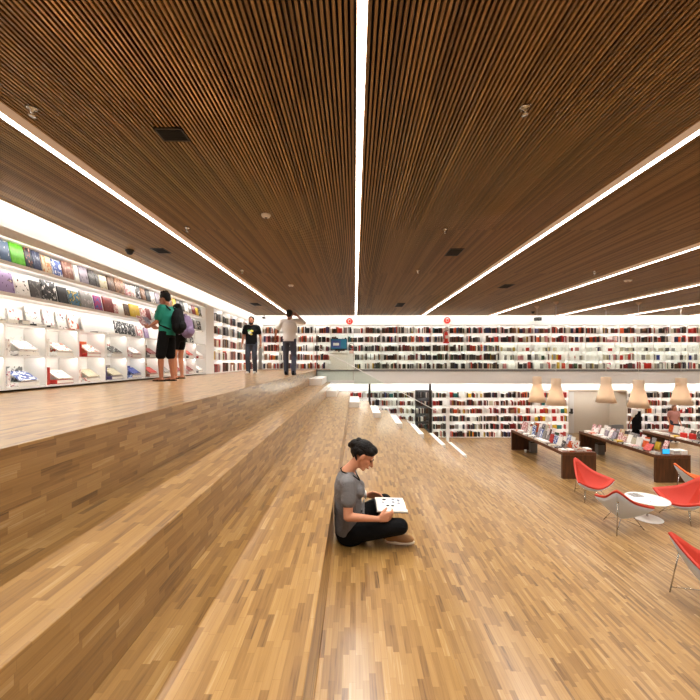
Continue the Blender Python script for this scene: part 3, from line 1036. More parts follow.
for x, y, lab in ((6.95, 14.05, 'grey waste bin standing under the far end of the left table'), (9.35, 13.75, 'grey waste bin standing under the far end of the middle table')):
    t = thing('waste_bin', lab, 'bin', (x, y, 0))
    bm = bmesh.new(); box(bm, -.13, .13, -.1, .1, 0, .38); obj('body', bm, M['grey'], t, .02)
    bm = bmesh.new(); box(bm, -.135, .135, -.105, .105, .382, .42); obj('lid', bm, M['darksteel'], t, .008)
t = thing('paper_cup', 'white paper cup on the floor under the left book table', 'cup', (6.63, 14.0, 0))
bm = bmesh.new(); lathe(bm, [(0, 0), (.03, 0), (.042, .11), (.038, .11), (.028, .004), (0, .004)], 20); obj('body', bm, M['white'], t)
t = thing('armchair', 'dark rounded armchair back behind the far end of the middle table', 'armchair', ((613 - UX) * 15.6 / F, 15.6, 0))
bm = bmesh.new(); lathe(bm, [(0, .12), (.32, .12), (.34, .2), (.33, .40), (0, .44)], 28); obj('seat', bm, M['grey'], t)
bm = bmesh.new()
prev = None
for k in range(15):
    a = PI + PI * k / 14
    pts = [(r * math.cos(a), r * math.sin(a), z) for r, z in ((.30, .40), (.30, .74 + .12 * math.sin(PI * k / 14)), (.37, .74 + .12 * math.sin(PI * k / 14)), (.37, .12))]
    ring = [bm.verts.new(p) for p in pts]
    if prev:
        for i in range(4):
            bm.faces.new((prev[i], prev[(i + 1) % 4], ring[(i + 1) % 4], ring[i]))
    else:
        bm.faces.new(ring)
    prev = ring
bm.faces.new(prev[::-1])
obj('backrest', bm, M['grey'], t)
bm = bmesh.new()
for sx in (-.2, .2):
    for sy in (-.2, .2):
        tube(bm, [(sx, sy, .13), (sx * 1.1, sy * 1.1, 0)], .015, 8)
obj('leg_frame', bm, M['darksteel'], t)

# ------------------------------------------------------------------ pendant lamps
def pendant(u, vtop, vbot, Y, lab, wscale=1.0):
    X = (u - UX) * Y / F
    zt = CZ - (vtop - UY) * Y / F
    zb = CZ - (vbot - UY) * Y / F
    h = zt - zb
    t = thing('pendant_lamp', lab, 'pendant lamp', (X, Y, zb), 0, 'beige pendant lamps above the tables')
    R = .325 * wscale
    rn = .16 * wscale
    bm = bmesh.new()
    prof = [(rn * .92, h), (rn, h * .97), (rn, h * .74), (rn * 1.02, h * .70), (rn * 1.25, h * .56), (R * .80, h * .25), (R, 0)]
    inn = [(r - .008, z) for r, z in prof[::-1]]
    lathe(bm, prof + inn + [prof[0]], 36)
    obj('shade', bm, M['shade'], t)
    bm = bmesh.new(); lathe(bm, [(0, h * .99), (rn * .9, h * .99), (rn * .9, h * .97), (0, h * .97)], 24); obj('cap', bm, M['shade'], t)
    bm = bmesh.new(); lathe(bm, [(0, h * .36), (.035, h * .38), (.05, h * .45), (.035, h * .52), (.02, h * .6), (0, h * .6)], 16); obj('bulb', bm, mat('bulb_glow', (255, 236, 200), emit=6.0, emit_rgb=(255, 226, 180)), t)
    pl = bpy.data.lights.new('pendant_bulb_light', 'POINT'); pl.energy = 4; pl.shadow_soft_size = .06; pl.color = (1, .96, .90)
    po = bpy.data.objects.new('pendant_bulb_light', pl); C.objects.link(po); po.location = (X, Y, zb + h * .30)
    bm = bmesh.new(); tube(bm, [(0, 0, h * .6), (0, 0, h * .97)], .02, 8); obj('socket', bm, M['white'], t)
    bm = bmesh.new(); tube(bm, [(0, 0, h), (0, 0, CEIL - zb - .05)], .005, 6); obj('cord', bm, M['fascia'], t)
    bm = bmesh.new(); lathe(bm, [(0, CEIL - zb - .09), (.03, CEIL - zb - .09), (.09, CEIL - zb - .02), (.09, CEIL - zb), (0, CEIL - zb)], 20); obj('ceiling_rose', bm, M['tan'], t)
pendant(537, 376.5, 402, 13.7, 'beige pendant lamp leftmost of five, over the left book table', .97)
pendant(556, 378.5, 405, 12.7, 'beige pendant lamp second from the left, over the left book table', 1.0)
pendant(606, 377, 402.5, 14.1, 'beige pendant lamp third from the left, in front of the beige niche', 1.1)
pendant(638.5, 380, 407.5, 12.8, 'beige pendant lamp hanging in front of the person in black', 1.05)
pendant(681, 378, 404.5, 13.6, 'beige pendant lamp rightmost of five', 1.08)

# ------------------------------------------------------------------ lounge chairs and the round table
def catmull(P, n):
    out = []
    m = len(P)
    for i in range(m):
        p0, p1, p2, p3 = P[i - 1], P[i], P[(i + 1) % m], P[(i + 2) % m]
        for k in range(n):
            s = k / n
            out.append(.5 * ((2 * p1) + (p2 - p0) * s + (2 * p0 - 5 * p1 + 4 * p2 - p3) * s * s + (3 * p1 - p0 - 3 * p2 + p3) * s ** 3))
    return out
RIM = [Vector(p) for p in ((-.05, -.43, .84), (.05, -.43, .84), (.26, -.14, .61), (.50, .20, .49), (.49, .28, .475), (.28, .33, .375), (0, .36, .32), (-.28, .33, .375), (-.49, .28, .475), (-.50, .20, .49), (-.26, -.14, .61))]
def bowl(bm, off, shrink, zadd, mi=0, rings=9, n=6):
    rim = catmull(RIM, n)
    cen = Vector((0, .03, .20))
    rows = []
    for j in range(1, rings + 1):
        r = j / rings
        row = []
        for p in rim:
            q = Vector((p.x * shrink, (p.y - .0) * shrink, p.z))
            xy = Vector((cen.x + (q.x - cen.x) * r, cen.y + (q.y - cen.y) * r))
            z = cen.z + (q.z - cen.z) * (.45 * r + .55 * r ** 2.2) + zadd
            row.append(bm.verts.new((xy.x, xy.y, z)))
        rows.append(row)
    c = bm.verts.new((cen.x, cen.y, cen.z + zadd))
    m = len(rim)
    for k in range(m):
        bm.faces.new((c, rows[0][k], rows[0][(k + 1) % m])).smooth = True
        for a, b in zip(rows, rows[1:]):
            bm.faces.new((a[k], b[k], b[(k + 1) % m], a[(k + 1) % m])).smooth = True
    return rows[-1]
def shellpair(z0, s0, z1, s1, bulge=0.0):
    bm = bmesh.new()
    a = bowl(bm, 0, s0, z0)
    b = bowl(bm, 0, s1, z1)
    m = len(a)
    if bulge:
        mid = [bm.verts.new(((p.co + q.co) / 2) * 1.0 + Vector((p.co.x, p.co.y, 0)).normalized() * bulge) for p, q in zip(a, b)]
        for k in range(m):
            k2 = (k + 1) % m
            bm.faces.new((a[k], a[k2], mid[k2], mid[k])).smooth = True
            bm.faces.new((mid[k], mid[k2], b[k2], b[k])).smooth = True
    else:
        for k in range(m):
            k2 = (k + 1) % m
            bm.faces.new((a[k], a[k2], b[k2], b[k]))
    return bm
shell_me = mesh_of('chair_shell', shellpair(0, 1.0, .014, .985), M['shell'])
pad_me = {k: mesh_of('chair_pad_' + k, shellpair(.016, .99, .072, .955, .030), M[k]) for k in ('red', 'orange')}
def rod(*pts, r=.009):
    bm = bmesh.new(); tube(bm, pts, r, 10)
    return mesh_of('rod', bm, M['steel'])
leg_back = rod((0, -.352, .672), (0, -.46, .0))
leg_l = rod((-.20, .14, .262), (-.36, .27, .0))
leg_r = rod((.20, .14, .262), (.36, .27, .0))
br_me = mesh_of('brace', (lambda b: (tube(b, [(0, -.445, .09), (0, -.05, .212)], .006, 8), tube(b, [(-.335, .25, .05), (-.1, -.02, .208)], .006, 8), tube(b, [(.335, .25, .05), (.1, -.02, .208)], .006, 8), b)[-1])(bmesh.new()), M['steel'])
bm = bmesh.new(); lathe(bm, [(0, 0), (.022, 0), (.022, .008), (0, .008)], 16); bmesh.ops.rotate(bm, verts=bm.verts, cent=(0, 0, 0), matrix=Matrix.Rotation(PI / 2 + .5, 3, 'X')); plug = mesh_of('plug', bm, M['steel'])
def chair(x, y, deg, colr, lab):
    """deg: heading of the open front, measured from +X"""
    t = thing('lounge_chair', lab, 'chair', (x, y, 0), math.radians(deg - 90), 'three-legged shell lounge chairs')
    link('shell', shell_me, t)
    o = link('upholstery', pad_me[colr], t)
    o['label'] = colr + ' upholstery'
    l = link('leg', leg_back, t); link('bolt', plug, l, (0, -.362, .668))
    link('leg', leg_l, t); link('leg', leg_r, t)
    link('brace', br_me, t)
    return t
chair(6.08, 9.38, -80, 'red', 'red lounge chair facing the camera behind the round table, before the left book table')
chair(5.66, 7.66, 45, 'red', 'white backed red lounge chair seen from behind, left of the round table')
chair(7.47, 8.15, 187, 'red', 'red lounge chair at the right side of the round table, facing it')
chair(8.66, 9.1, -25, 'orange', 'orange lounge chair partly hidden behind the red one at the right')
chair(5.17, 5.22, -48, 'red', 'red lounge chair nearest the camera, cut by the right edge')

t = thing('round_table', 'low white round table between the red lounge chairs', 'table', (6.63, 8.17, 0))
bm = bmesh.new(); lathe(bm, [(0, .425), (.36, .425), (.415, .435), (.42, .442), (.415, .45), (0, .45)], 64); obj('tabletop', bm, M['white'], t)
bm = bmesh.new(); lathe(bm, [(.022, .04), (.022, .4245)], 20); obj('stem', bm, M['steel'], t)
bm = bmesh.new(); lathe(bm, [(0, .0), (.29, .0), (.295, .006), (.28, .014), (.10, .03), (.03, .05), (0, .05)], 56); obj('base', bm, M['white'], t)
def magazine(x, y, rz, key, lab):
    t = thing('magazine', lab, 'magazine', (x, y, .4515), rz)
    for s in (-1, 1):
        bm = bmesh.new()
        pts = [(0, .004), (.02, .016), (.06, .014), (.13, .006)]
        lo = [bm.verts.new((s * px, yy, 0)) for yy in (-.10, .10) for px, pz in pts]
        hi = [bm.verts.new((s * px, yy, pz)) for yy in (-.10, .10) for px, pz in pts]
        for i in range(3):
            bm.faces.new((hi[i], hi[i + 1], hi[i + 5], hi[i + 4])); bm.faces.new((lo[i], lo[i + 4], lo[i + 5], lo[i + 1]))
            bm.faces.new((lo[i], lo[i + 1], hi[i + 1], hi[i])); bm.faces.new((lo[i + 4], hi[i + 4], hi[i + 5], lo[i + 5]))
        bm.faces.new((lo[3], lo[7], hi[7], hi[3])); bm.faces.new((lo[0], hi[0], hi[4], lo[4]))
        obj('page', bm, COV[key], t)
magazine(6.52, 8.36, .1, 'grey', 'grey open magazine at the far side of the round white table')
magazine(6.62, 8.03, .5, 'white and pink', 'white magazine with coloured pictures open at the near side of the round table')

# ------------------------------------------------------------------ ceiling fittings
def cpos(u, v):
    p = at(u, v, CEIL)
    return p.x, p.y, CEIL
def sprinkler(u, v, lab):
    t = thing('ceiling_sprinkler', lab, 'sprinkler', cpos(u, v), 0, 'sprinklers on the slatted ceiling')
    bm = bmesh.new(); lathe(bm, [(0, 0), (.042, 0), (.036, -.012), (.012, -.018), (.012, -.04), (0, -.04)], 20); obj('body', bm, M['steel'], t)
    bm = bmesh.new(); lathe(bm, [(0, -.062), (.026, -.062), (.026, -.066), (0, -.066)], 16); tube(bm, [(-.014, 0, -.036), (-.016, 0, -.063)], .003, 6); tube(bm, [(.014, 0, -.036), (.016, 0, -.063)], .003, 6); obj('deflector', bm, M['steel'], t)
for u, v, lab in ((32, 108, 'brass ceiling sprinkler beside the left end of the leftmost light strip'), (525, 107, 'round steel ceiling sprinkler right of the centre light, high in the picture'), (187, 227.5, 'ceiling sprinkler midway above the left light strip'),
                  (242, 270.5, 'ceiling sprinkler close beside the left light strip, toward its far end'), (445, 229, 'ceiling sprinkler between the centre strip and the third strip'), (418, 270.5, 'small ceiling sprinkler nearer the centre strip, far down the hall'),
                  (594.6, 271.5, 'ceiling sprinkler beside the fourth light strip')):
    sprinkler(u, v, lab)
def detector(u, v, lab, r=.06):
    t = thing('smoke_detector', lab, 'smoke detector', cpos(u, v), 0, 'smoke detectors on the slatted ceiling')
    bm = bmesh.new(); lathe(bm, [(0, 0), (r, 0), (r, -.02), (r * .8, -.04), (0, -.045)], 28); obj('body', bm, M['white'], t)
    bm = bmesh.new(); lathe(bm, [(0, -.0455), (r * .3, -.0455), (r * .26, -.055), (0, -.056)], 16); obj('sensor', bm, M['grey'], t)
detector(266, 214.5, 'white smoke detector between the left and centre light strips, nearer one', .065)
detector(291, 285, 'white smoke detector between the left and centre light strips, farther one', .07)
detector(628, 280, 'round smoke detector between the fourth and fifth light strips', .09)
def vent(u0, v0, w, l, lab):
    x, y, z = cpos(u0, v0)
    t = thing('ceiling_vent', lab, 'vent', (x, y, z - .006), 0, 'black ceiling vents')
    bm = bmesh.new()
    for a in ((-w / 2, -w / 2 + .015, -l / 2, l / 2), (w / 2 - .015, w / 2, -l / 2, l / 2), (-w / 2, w / 2, -l / 2, -l / 2 + .015), (-w / 2, w / 2, l / 2 - .015, l / 2)):
        box(bm, *a, -.006, .005)
    obj('frame', bm, M['darksteel'], t)
    bm = bmesh.new()
    box(bm, -w / 2 + .015, w / 2 - .015, -l / 2 + .015, l / 2 - .015, -.003, .004)
    for k in range(6):
        yy = -l / 2 + .03 + (l - .06) * k / 5
        box(bm, -w / 2 + .015, w / 2 - .015, yy - .004, yy + .004, -.006, -.003)
    obj('grille', bm, M['gap'], t)
vent(172.5, 134, .25, .19, 'black square vent in the ceiling left of the centre light, nearest')
vent(454, 252, .27, .45, 'black ceiling vent right of the centre light strip')
vent(161, 250.5, .25, .3, 'dark vent in the ceiling between left light strip and left shelves')
vent(400, 304.8, .3, .9, 'small dark ceiling vent near the far end, right of the centre strip')
vent(506, 286, .3, .5, 'dark ceiling vent between the third and fourth light strips')
vent(256, 304.3, .3, .6, 'dark ceiling vent near the far left corner')
def camera_dome(u, v, lab):
    t = thing('security_camera', lab, 'security camera', cpos(u, v), 0, 'dark dome cameras')
    bm = bmesh.new(); lathe(bm, [(0, 0), (.075, 0), (.075, -.03), (0, -.03)], 24); obj('base', bm, M['darksteel'], t)
    bm = bmesh.new(); lathe(bm, [(.06, -.0305), (.058, -.05), (.042, -.078), (.02, -.09), (0, -.093)], 24); obj('dome', bm, M['black'], t)
camera_dome(129.7, 250, 'black dome camera on the ceiling above the left display shelves')
camera_dome(533, 311.5, 'black dome camera on the far ceiling left of the pendant cords')
t = thing('security_camera', 'small black box camera high on the far wall left of the pendants', 'security camera', ((535.7 - UX) * YW / F, YW - .001, CZ + (UY - 319.5) * YW / F))  # box camera bracketed to the far wall, not the ceiling
boxobj('body', (-.14, .14, -.30, -.08, -.08, .08), M['black'], t, .01)
boxobj('bracket', (-.03, .03, -.08, 0, -.03, .03), M['darksteel'], t)
bm = bmesh.new(); lathe(bm, [(0, 0), (.05, 0), (.05, .02), (0, .02)], 20); bmesh.ops.rotate(bm, verts=bm.verts, cent=(0, 0, 0), matrix=Matrix.Rotation(PI / 2, 3, 'X')); o = obj('lens', bm, M['grey'], t, loc=(0, -.301, 0))
t = thing('security_camera', 'small camera in the far left corner under the ceiling', 'security camera', ((264 - UX) * 16.4 / F, 16.44, CEIL - .02))
bm = bmesh.new(); tube(bm, [(0, 0, 0.02), (0, 0, -.06)], .02, 8); obj('mount', bm, M['darksteel'], t)
boxobj('body', (-.06, .06, -.16, .05, -.15, -.06), M['darksteel'], t, .01)
print('books total', NB[0])

# ------------------------------------------------------------------ people
V3 = Vector
class Vol:
    """overlapping closed volumes fused into one continuous skin"""
    def __init__(self):
        self.bm = bmesh.new()
    def capsule(self, p0, p1, r0, r1, n=14):
        p0, p1 = V3(p0), V3(p1)
        d = p1 - p0
        if d.length < 1e-6:
            d = V3((0, 0, 1e-4))
        q = V3((0, 0, 1)).rotation_difference(d.normalized())
        L = d.length
        prof = [(0, -r0)]
        for k in range(1, 5):
            a = -PI / 2 + PI / 2 * k / 4
            prof.append((r0 * math.cos(a), r0 * math.sin(a)))
        for k in range(0, 4):
            a = PI / 2 * k / 4
            prof.append((r1 * math.cos(a), L + r1 * math.sin(a)))
        prof.append((0, L + r1))
        b0 = len(self.bm.verts)
        lathe(self.bm, prof, n)
        self.bm.verts.ensure_lookup_table()
        for v in self.bm.verts[b0:]:
            v.co = q @ v.co + p0
        return self
    def chain(self, *pr):
        for (a, ra), (b, rb) in zip(pr, pr[1:]):
            self.capsule(a, b, ra, rb)
        return self
    def ell(self, c, rad, rot=None, n=20):
        b0 = len(self.bm.verts)
        prof = [(math.sin(PI * k / 12) if 0 < k < 12 else 0, -math.cos(PI * k / 12)) for k in range(13)]
        lathe(self.bm, prof, n)
        self.bm.verts.ensure_lookup_table()
        R = rot if rot is not None else Matrix.Identity(3)
        for v in self.bm.verts[b0:]:
            v.co = R @ V3((v.co.x * rad[0], v.co.y * rad[1], v.co.z * rad[2])) + V3(c)
        return self
    def loft(self, secs, n=20):
        """secs: (centre, half-axis a, half-axis b)"""
        rings = []
        for c, a, b in secs:
            rings.append([self.bm.verts.new(V3(c) + V3(a) * math.cos(2 * PI * k / n) + V3(b) * math.sin(2 * PI * k / n)) for k in range(n)])
        for r, s in zip(rings, rings[1:]):
            for k in range(n):
                self.bm.faces.new((r[k], r[(k + 1) % n], s[(k + 1) % n], s[k]))
        self.bm.faces.new(rings[0][::-1]); self.bm.faces.new(rings[-1])
        return self
    def build(self, name, m, parent, voxel=.012, smooth=4, fac=.5):
        bmesh.ops.recalc_face_normals(self.bm, faces=self.bm.faces)
        me = bpy.data.meshes.new(name)
        self.bm.to_mesh(me); self.bm.free()
        tmp = bpy.data.objects.new('tmp', me)
        C.objects.link(tmp)
        r = tmp.modifiers.new('r', 'REMESH'); r.mode = 'VOXEL'; r.voxel_size = voxel; r.use_smooth_shade = True
        if smooth:
            s = tmp.modifiers.new('s', 'SMOOTH'); s.factor = fac; s.iterations = smooth
        dg = bpy.context.evaluated_depsgraph_get()
        out = bpy.data.meshes.new_from_object(tmp.evaluated_get(dg))
        bpy.data.objects.remove(tmp); bpy.data.meshes.remove(me)
        out.name = name
        out.materials.clear(); out.materials.append(m)
        for p in out.polygons:
            p.use_smooth = True
            p.material_index = 0
        o = bpy.data.objects.new(name, out)
        C.objects.link(o); o.parent = parent
        return o


def hand(v, w, d, n, t, curl=.5, s=1.0, thumb=1.0):
    """w wrist, d towards the fingers, n palm normal (fingers curl to it), t thumb side"""
    w, d, n, t = V3(w), V3(d).normalized(), V3(n).normalized(), V3(t).normalized()
    ks = []
    for i, off in enumerate((.030, .010, -.010, -.028)):
        k = w + d * (.092 - .006 * abs(i - 1)) * s + t * off * s
        ks.append(k)
        v.capsule(w + d * .015 * s + t * off * .55 * s, k, .015 * s, .0125 * s, 10)
    for i, (k, L) in enumerate(zip(ks, (.068, .078, .072, .056))):
        a = curl * .6
        p, r = k, .0098 * s
        for seg, add in ((.45, 0), (.32, curl * .8), (.25, curl * .6)):
            a += add
            q = p + (d * math.cos(a) + n * math.sin(a)) * L * seg * s
            v.capsule(p, q, r, r * .93, 10)
            p, r = q, r * .92
    b = w + d * .025 * s + t * .022 * s
    m = b + (t * .75 * thumb + d * .6 + n * .35).normalized() * .042 * s
    e = m + (d * .85 + t * .25 * thumb + n * .45).normalized() * .036 * s
    v.chain((b, .0155 * s), (m, .0125 * s), (e, .010 * s))
    return v


def head_frame(f, up):
    f = V3(f).normalized()
    up = V3(up)
    u = (up - f * up.dot(f)).normalized()
    l = u.cross(f).normalized()          # to the person's left
    return f, u, l


def add_head(v, c, f, up, s=1.0):
    f, u, l = head_frame(f, up)
    R = Matrix((l, f, u)).transposed()
    P = lambda a, b, h: V3(c) + (f * a + l * b + u * h) * s
    v.ell(P(-.012, 0, .028), (.076 * s, .100 * s, .088 * s), R)
    v.ell(P(.028, 0, -.045), (.060 * s, .070 * s, .080 * s), R)
    v.ell(P(.072, 0, -.105), (.024 * s, .022 * s, .020 * s), R)
    for sd in (-1, 1):
        v.capsule(P(-.005, sd * .052, -.05), P(.062, sd * .022, -.102), .022 * s, .018 * s)      # jaw
        v.ell(P(.062, sd * .040, -.032), (.020 * s, .020 * s, .018 * s), R)                      # cheek
        v.ell(P(-.008, sd * .078, -.018), (.009 * s, .020 * s, .032 * s), R)                     # ear
        v.capsule(P(.086, sd * .012, .012), P(.076, sd * .048, .010), .011 * s, .009 * s)        # brow
    v.capsule(P(.094, 0, .000), P(.120, 0, -.040), .009 * s, .0135 * s)                          # nose
    for sd in (-1, 1):
        v.ell(P(.106, sd * .012, -.044), (.009 * s, .010 * s, .008 * s), R)
    v.capsule(P(.098, -.018, -.072), P(.098, .018, -.072), .009 * s, .009 * s)                   # mouth mound
    return P, R


def face_bits(parent, P, R, s=1.0, lips=True):
    for sd in (-1, 1):
        e = Vol(); e.ell(P(.084, sd * .031, -.008), (.014 * s, .008 * s, .007 * s), R)
        e.build('eye', M['eye'], parent, .003, 1)
        e = Vol(); e.capsule(P(.098, sd * .014, .017), P(.084, sd * .046, .018), .004 * s, .003 * s)
        e.build('eyebrow', M['hair'], parent, .003, 1)
    if lips:
        e = Vol(); e.capsule(P(.106, -.018, -.072), P(.106, .018, -.072), .006 * s, .006 * s)
        e.build('lips', M['lips'], parent, .003, 1)


# ---------------------------------------------------------------- the reader on the step
TR = TOPS[3]
reader = thing('person', 'woman sitting cross-legged on the wooden step reading, grey t-shirt and black trousers', 'person', (0, 3.40, TR))
X_, Y_, Z_ = V3((1, 0, 0)), V3((0, 1, 0)), V3((0, 0, 1))
hc = V3((.084, 0, .792))
ff, uu = V3((math.cos(.66), -.04, -math.sin(.66))), V3((math.sin(.66), 0, math.cos(.66)))
rs, ls = V3((-.055, -.185, .572)), V3((-.055, .185, .572))
re_, le_ = V3((-.062, -.265, .318)), V3((.02, .27, .33))
rw, lw = V3((.195, -.262, .298)), V3((.115, .235, .322))
rh, lh = V3((-.035, -.10, .115)), V3((-.035, .10, .115))
rk, lk = V3((.395, -.235, .222)), V3((.31, .35, .22))
ra, la = V3((.12, .12, .075)), V3((.28, -.08, .085))
v = Vol()
P, R = add_head(v, hc, ff, uu, 1.04)
v.chain(((-.075, 0, .63), .060), ((-.02, 0, .69), .050), ((.045, 0, .755), .052))
v.chain(((-.05, 0, .12), .13), ((-.06, 0, .30), .115), ((-.07, 0, .48), .12), ((-.07, 0, .58), .085))
v.capsule(rs, ls, .055, .055)
v.chain((rs, .052), (re_, .040), (rw.lerp(re_, .12), .0265), (rw, .025))
v.chain((ls, .052), (le_, .040), (lw.lerp(le_, .12), .0265), (lw, .025))
hand(v, rw + V3((.010, .0, .0)), (1, .16, .16), (0, 1, .15), (0, .1, 1), .8, 1.05)
hand(v, lw + V3((.012, -.004, .0)), (1, -.18, .03), (0, -.75, -.5), (.0, -.3, .9), .55, 1.05)
for h, k, a in ((rh, rk, ra), (lh, lk, la)):
    v.chain((h, .085), (k, .058), (a, .038))
v.build('body', M['skin'], reader, .0065, 3)
face_bits(reader, P, R, 1.04)
v = Vol()                                   # hair drawn back into a bun
R3 = R
v.ell(P(-.024, 0, .046), (.087, .112, .084), R3)
v.ell(P(.034, 0, .084), (.066, .058, .040), R3)
v.ell(P(-.085, 0, .0), (.064, .050, .068), R3)
v.ell(P(-.130, 0, .024), (.048, .042, .046), R3)
v.ell(P(-.118, .0, .074), (.028, .026, .028), R3)
v.ell(P(-.150, .01, -.005), (.030, .026, .030), R3)
for sd in (-1, 1):
    v.ell(P(.020, sd * .052, .062), (.030, .056, .030), R3)
    v.ell(P(-.040, sd * .060, .012), (.026, .044, .040), R3)
    v.chain((P(-.080, sd * .045, -.03), .018), (P(-.080, sd * .045, -.03) + V3((.012, 0, -.05)), .011), (P(-.080, sd * .045, -.03) + V3((.030, 0, -.095)), .005))
v.chain((P(-.095, 0, -.04), .022), (P(-.095, 0, -.04) + V3((.008, 0, -.05)), .012), (P(-.095, 0, -.04) + V3((.02, 0, -.085)), .005))
v.build('hair', M['hair'], reader, .006, 7)
v = Vol()                                   # t-shirt
v.loft([((-.045, 0, .045), Y_ * .185, X_ * .135), ((-.055, 0, .13), Y_ * .190, X_ * .140), ((-.062, 0, .26), Y_ * .170, X_ * .135), ((-.068, 0, .40), Y_ * .172, X_ * .128), ((-.072, 0, .51), Y_ * .188, X_ * .125),
        ((-.078, 0, .585), Y_ * .165, X_ * .098), ((-.078, 0, .625), Y_ * .105, X_ * .075), ((-.072, 0, .642), Y_ * .078, X_ * .062)], 28)
for s_, e_ in ((rs, re_), (ls, le_)):
    m_ = s_.lerp(e_, .52)
    v.capsule(s_ + V3((-.01, 0, .0)), s_ * .35 + V3((-.05, 0, .385)), .074, .060)
    v.chain((s_ + V3((-.006, 0, -.0)), .074), (s_.lerp(e_, .3), .071), (m_, .068))
v.ell((.045, -.07, .47), (.05, .07, .06)); v.ell((.045, .07, .47), (.05, .07, .06))
for k, z in enumerate((.10, .17, .24, .31)):
    v.capsule((.075, -.13, z - .02), (.085, .10, z + .01), .012, .012)
v.build('t_shirt', M['heather'], reader, .008, 4)
v = Vol()                                   # trousers
v.loft([((-.04, 0, .004), Y_ * .17, X_ * .125), ((-.045, 0, .07), Y_ * .195, X_ * .145), ((-.04, 0, .16), Y_ * .18, X_ * .135)], 24)
for h, k, a in ((rh, rk, ra), (lh, lk, la)):
    v.chain((h + V3((0, 0, -.01)), .100), (h.lerp(k, .5), .090), (k, .072), (k.lerp(a, .35), .070), (a, .048))
v.build('trousers', M['blackcloth'], reader, .009, 4)
def shoe(parent, heel, toe, width=.045, upper=M['suede'], sole=M['rubber'], vox=.007):
    heel, toe = V3(heel), V3(toe)
    d = (toe - heel); L = d.length; d.normalize()
    s = d.cross(Z_).normalized()
    R = Matrix((s, d, s.cross(d))).transposed()
    up = s.cross(d)
    v = Vol()
    v.ell(heel + d * L * .22 + up * .045, (width * .85, L * .24, .052), R)
    v.ell(heel + d * L * .62 + up * .034, (width, L * .38, .040), R)
    v.capsule(heel + d * L * .2 + up * .05, heel + d * L * .16 + up * .095, .040, .036)
    o = v.build('shoe', upper, parent, vox, 2)
    v = Vol()
    v.loft([(heel + d * L * t + up * z, s * w, d * .0 + up * .0) for t, w, z in ()] or [(heel + d * L * .5 - up * .002, s * width * 1.04, d * L * .52), (heel + d * L * .5 + up * .020, s * width * 1.04, d * L * .52)], 28)
    v.build('sole', sole, o, vox, 1)
    return o
sh = shoe(reader, (.275, -.125, .034), (.535, -.150, .032), .048)
sh.rotation_euler = (0, 0, 0)
shoe(reader, (.09, .14, .028), (.30, .22, .028), .044)
bm = bmesh.new(); tube(bm, [lw.lerp(le_, .10) + V3((0, .031 * math.cos(a), .031 * math.sin(a))) for a in [2 * PI * k / 16 for k in range(17)]], .011, 8, caps=False)
o = obj('wristband', bm, M['white'], reader); o['label'] = 'white wristband'
bm = bmesh.new(); tube(bm, [(-.135, -.01, .665), (-.12, -.065, .652), (-.07, -.095, .640), (-.01, -.080, .612), (.035, -.03, .565), (.045, 0, .55), (.035, .03, .565), (-.01, .080, .612), (-.07, .095, .640), (-.12, .065, .652), (-.135, -.01, .665)], .006, 6, caps=False)
o = obj('neck_cord', bm, M['blackcloth'], reader); o['label'] = 'dark cord round the neck'
# the open book
bk = thing('open_book', 'large open white book held in the lap of the seated woman', 'book', (0, 3.40, TR))
a0, a1 = V3((.205, -.085, .300)), V3((.475, -.085, .292))
W_ = .21
far_e, near_e = V3((-.012, .200, .036)), V3((-.008, -.130, .042))
def leaf(off, e, nm, m):
    bm = bmesh.new()
    th = .010
    rows = []
    for k in range(7):
        s_ = k / 6
        lift = .018 * math.sin(PI * s_) * (1 - .4 * s_)
        for p in (a0, a1):
            q = p + e * s_ + V3((0, 0, lift + off))
            rows.append(q)
    up = V3((0, 0, th))
    lo = [bm.verts.new(q) for q in rows]; hi = [bm.verts.new(q + up) for q in rows]
    for k in range(6):
        i = 2 * k
        bm.faces.new((hi[i], hi[i + 1], hi[i + 3], hi[i + 2])); bm.faces.new((lo[i], lo[i + 2], lo[i + 3], lo[i + 1]))
        bm.faces.new((lo[i], hi[i], hi[i + 2], lo[i + 2])); bm.faces.new((lo[i + 1], lo[i + 3], hi[i + 3], hi[i + 1]))
    bm.faces.new((lo[0], lo[1], hi[1], hi[0])); bm.faces.new((lo[12], hi[12], hi[13], lo[13]))
    return obj(nm, bm, m, bk)
leaf(0, far_e, 'page', M['paper']); leaf(0, near_e, 'page', M['paper'])
cov = mat('book_board', (60, 58, 56), .6)
for e in (far_e, near_e):
    bm = bmesh.new()
    pts = [a0 + V3((-.006, 0, -.003)), a1 + V3((.006, 0, -.003)), a1 + e * 1.03 + V3((.006, 0, -.003)), a0 + e * 1.03 + V3((-.006, 0, -.003))]
    hi = [bm.verts.new(p) for p in pts]; lo = [bm.verts.new(p - V3((0, 0, .004))) for p in pts]
    bm.faces.new(hi); bm.faces.new(lo[::-1])
    for i in range(4):
        bm.faces.new((hi[i], lo[i], lo[(i + 1) % 4], hi[(i + 1) % 4]))
    o = obj('cover', bm, cov, bk)
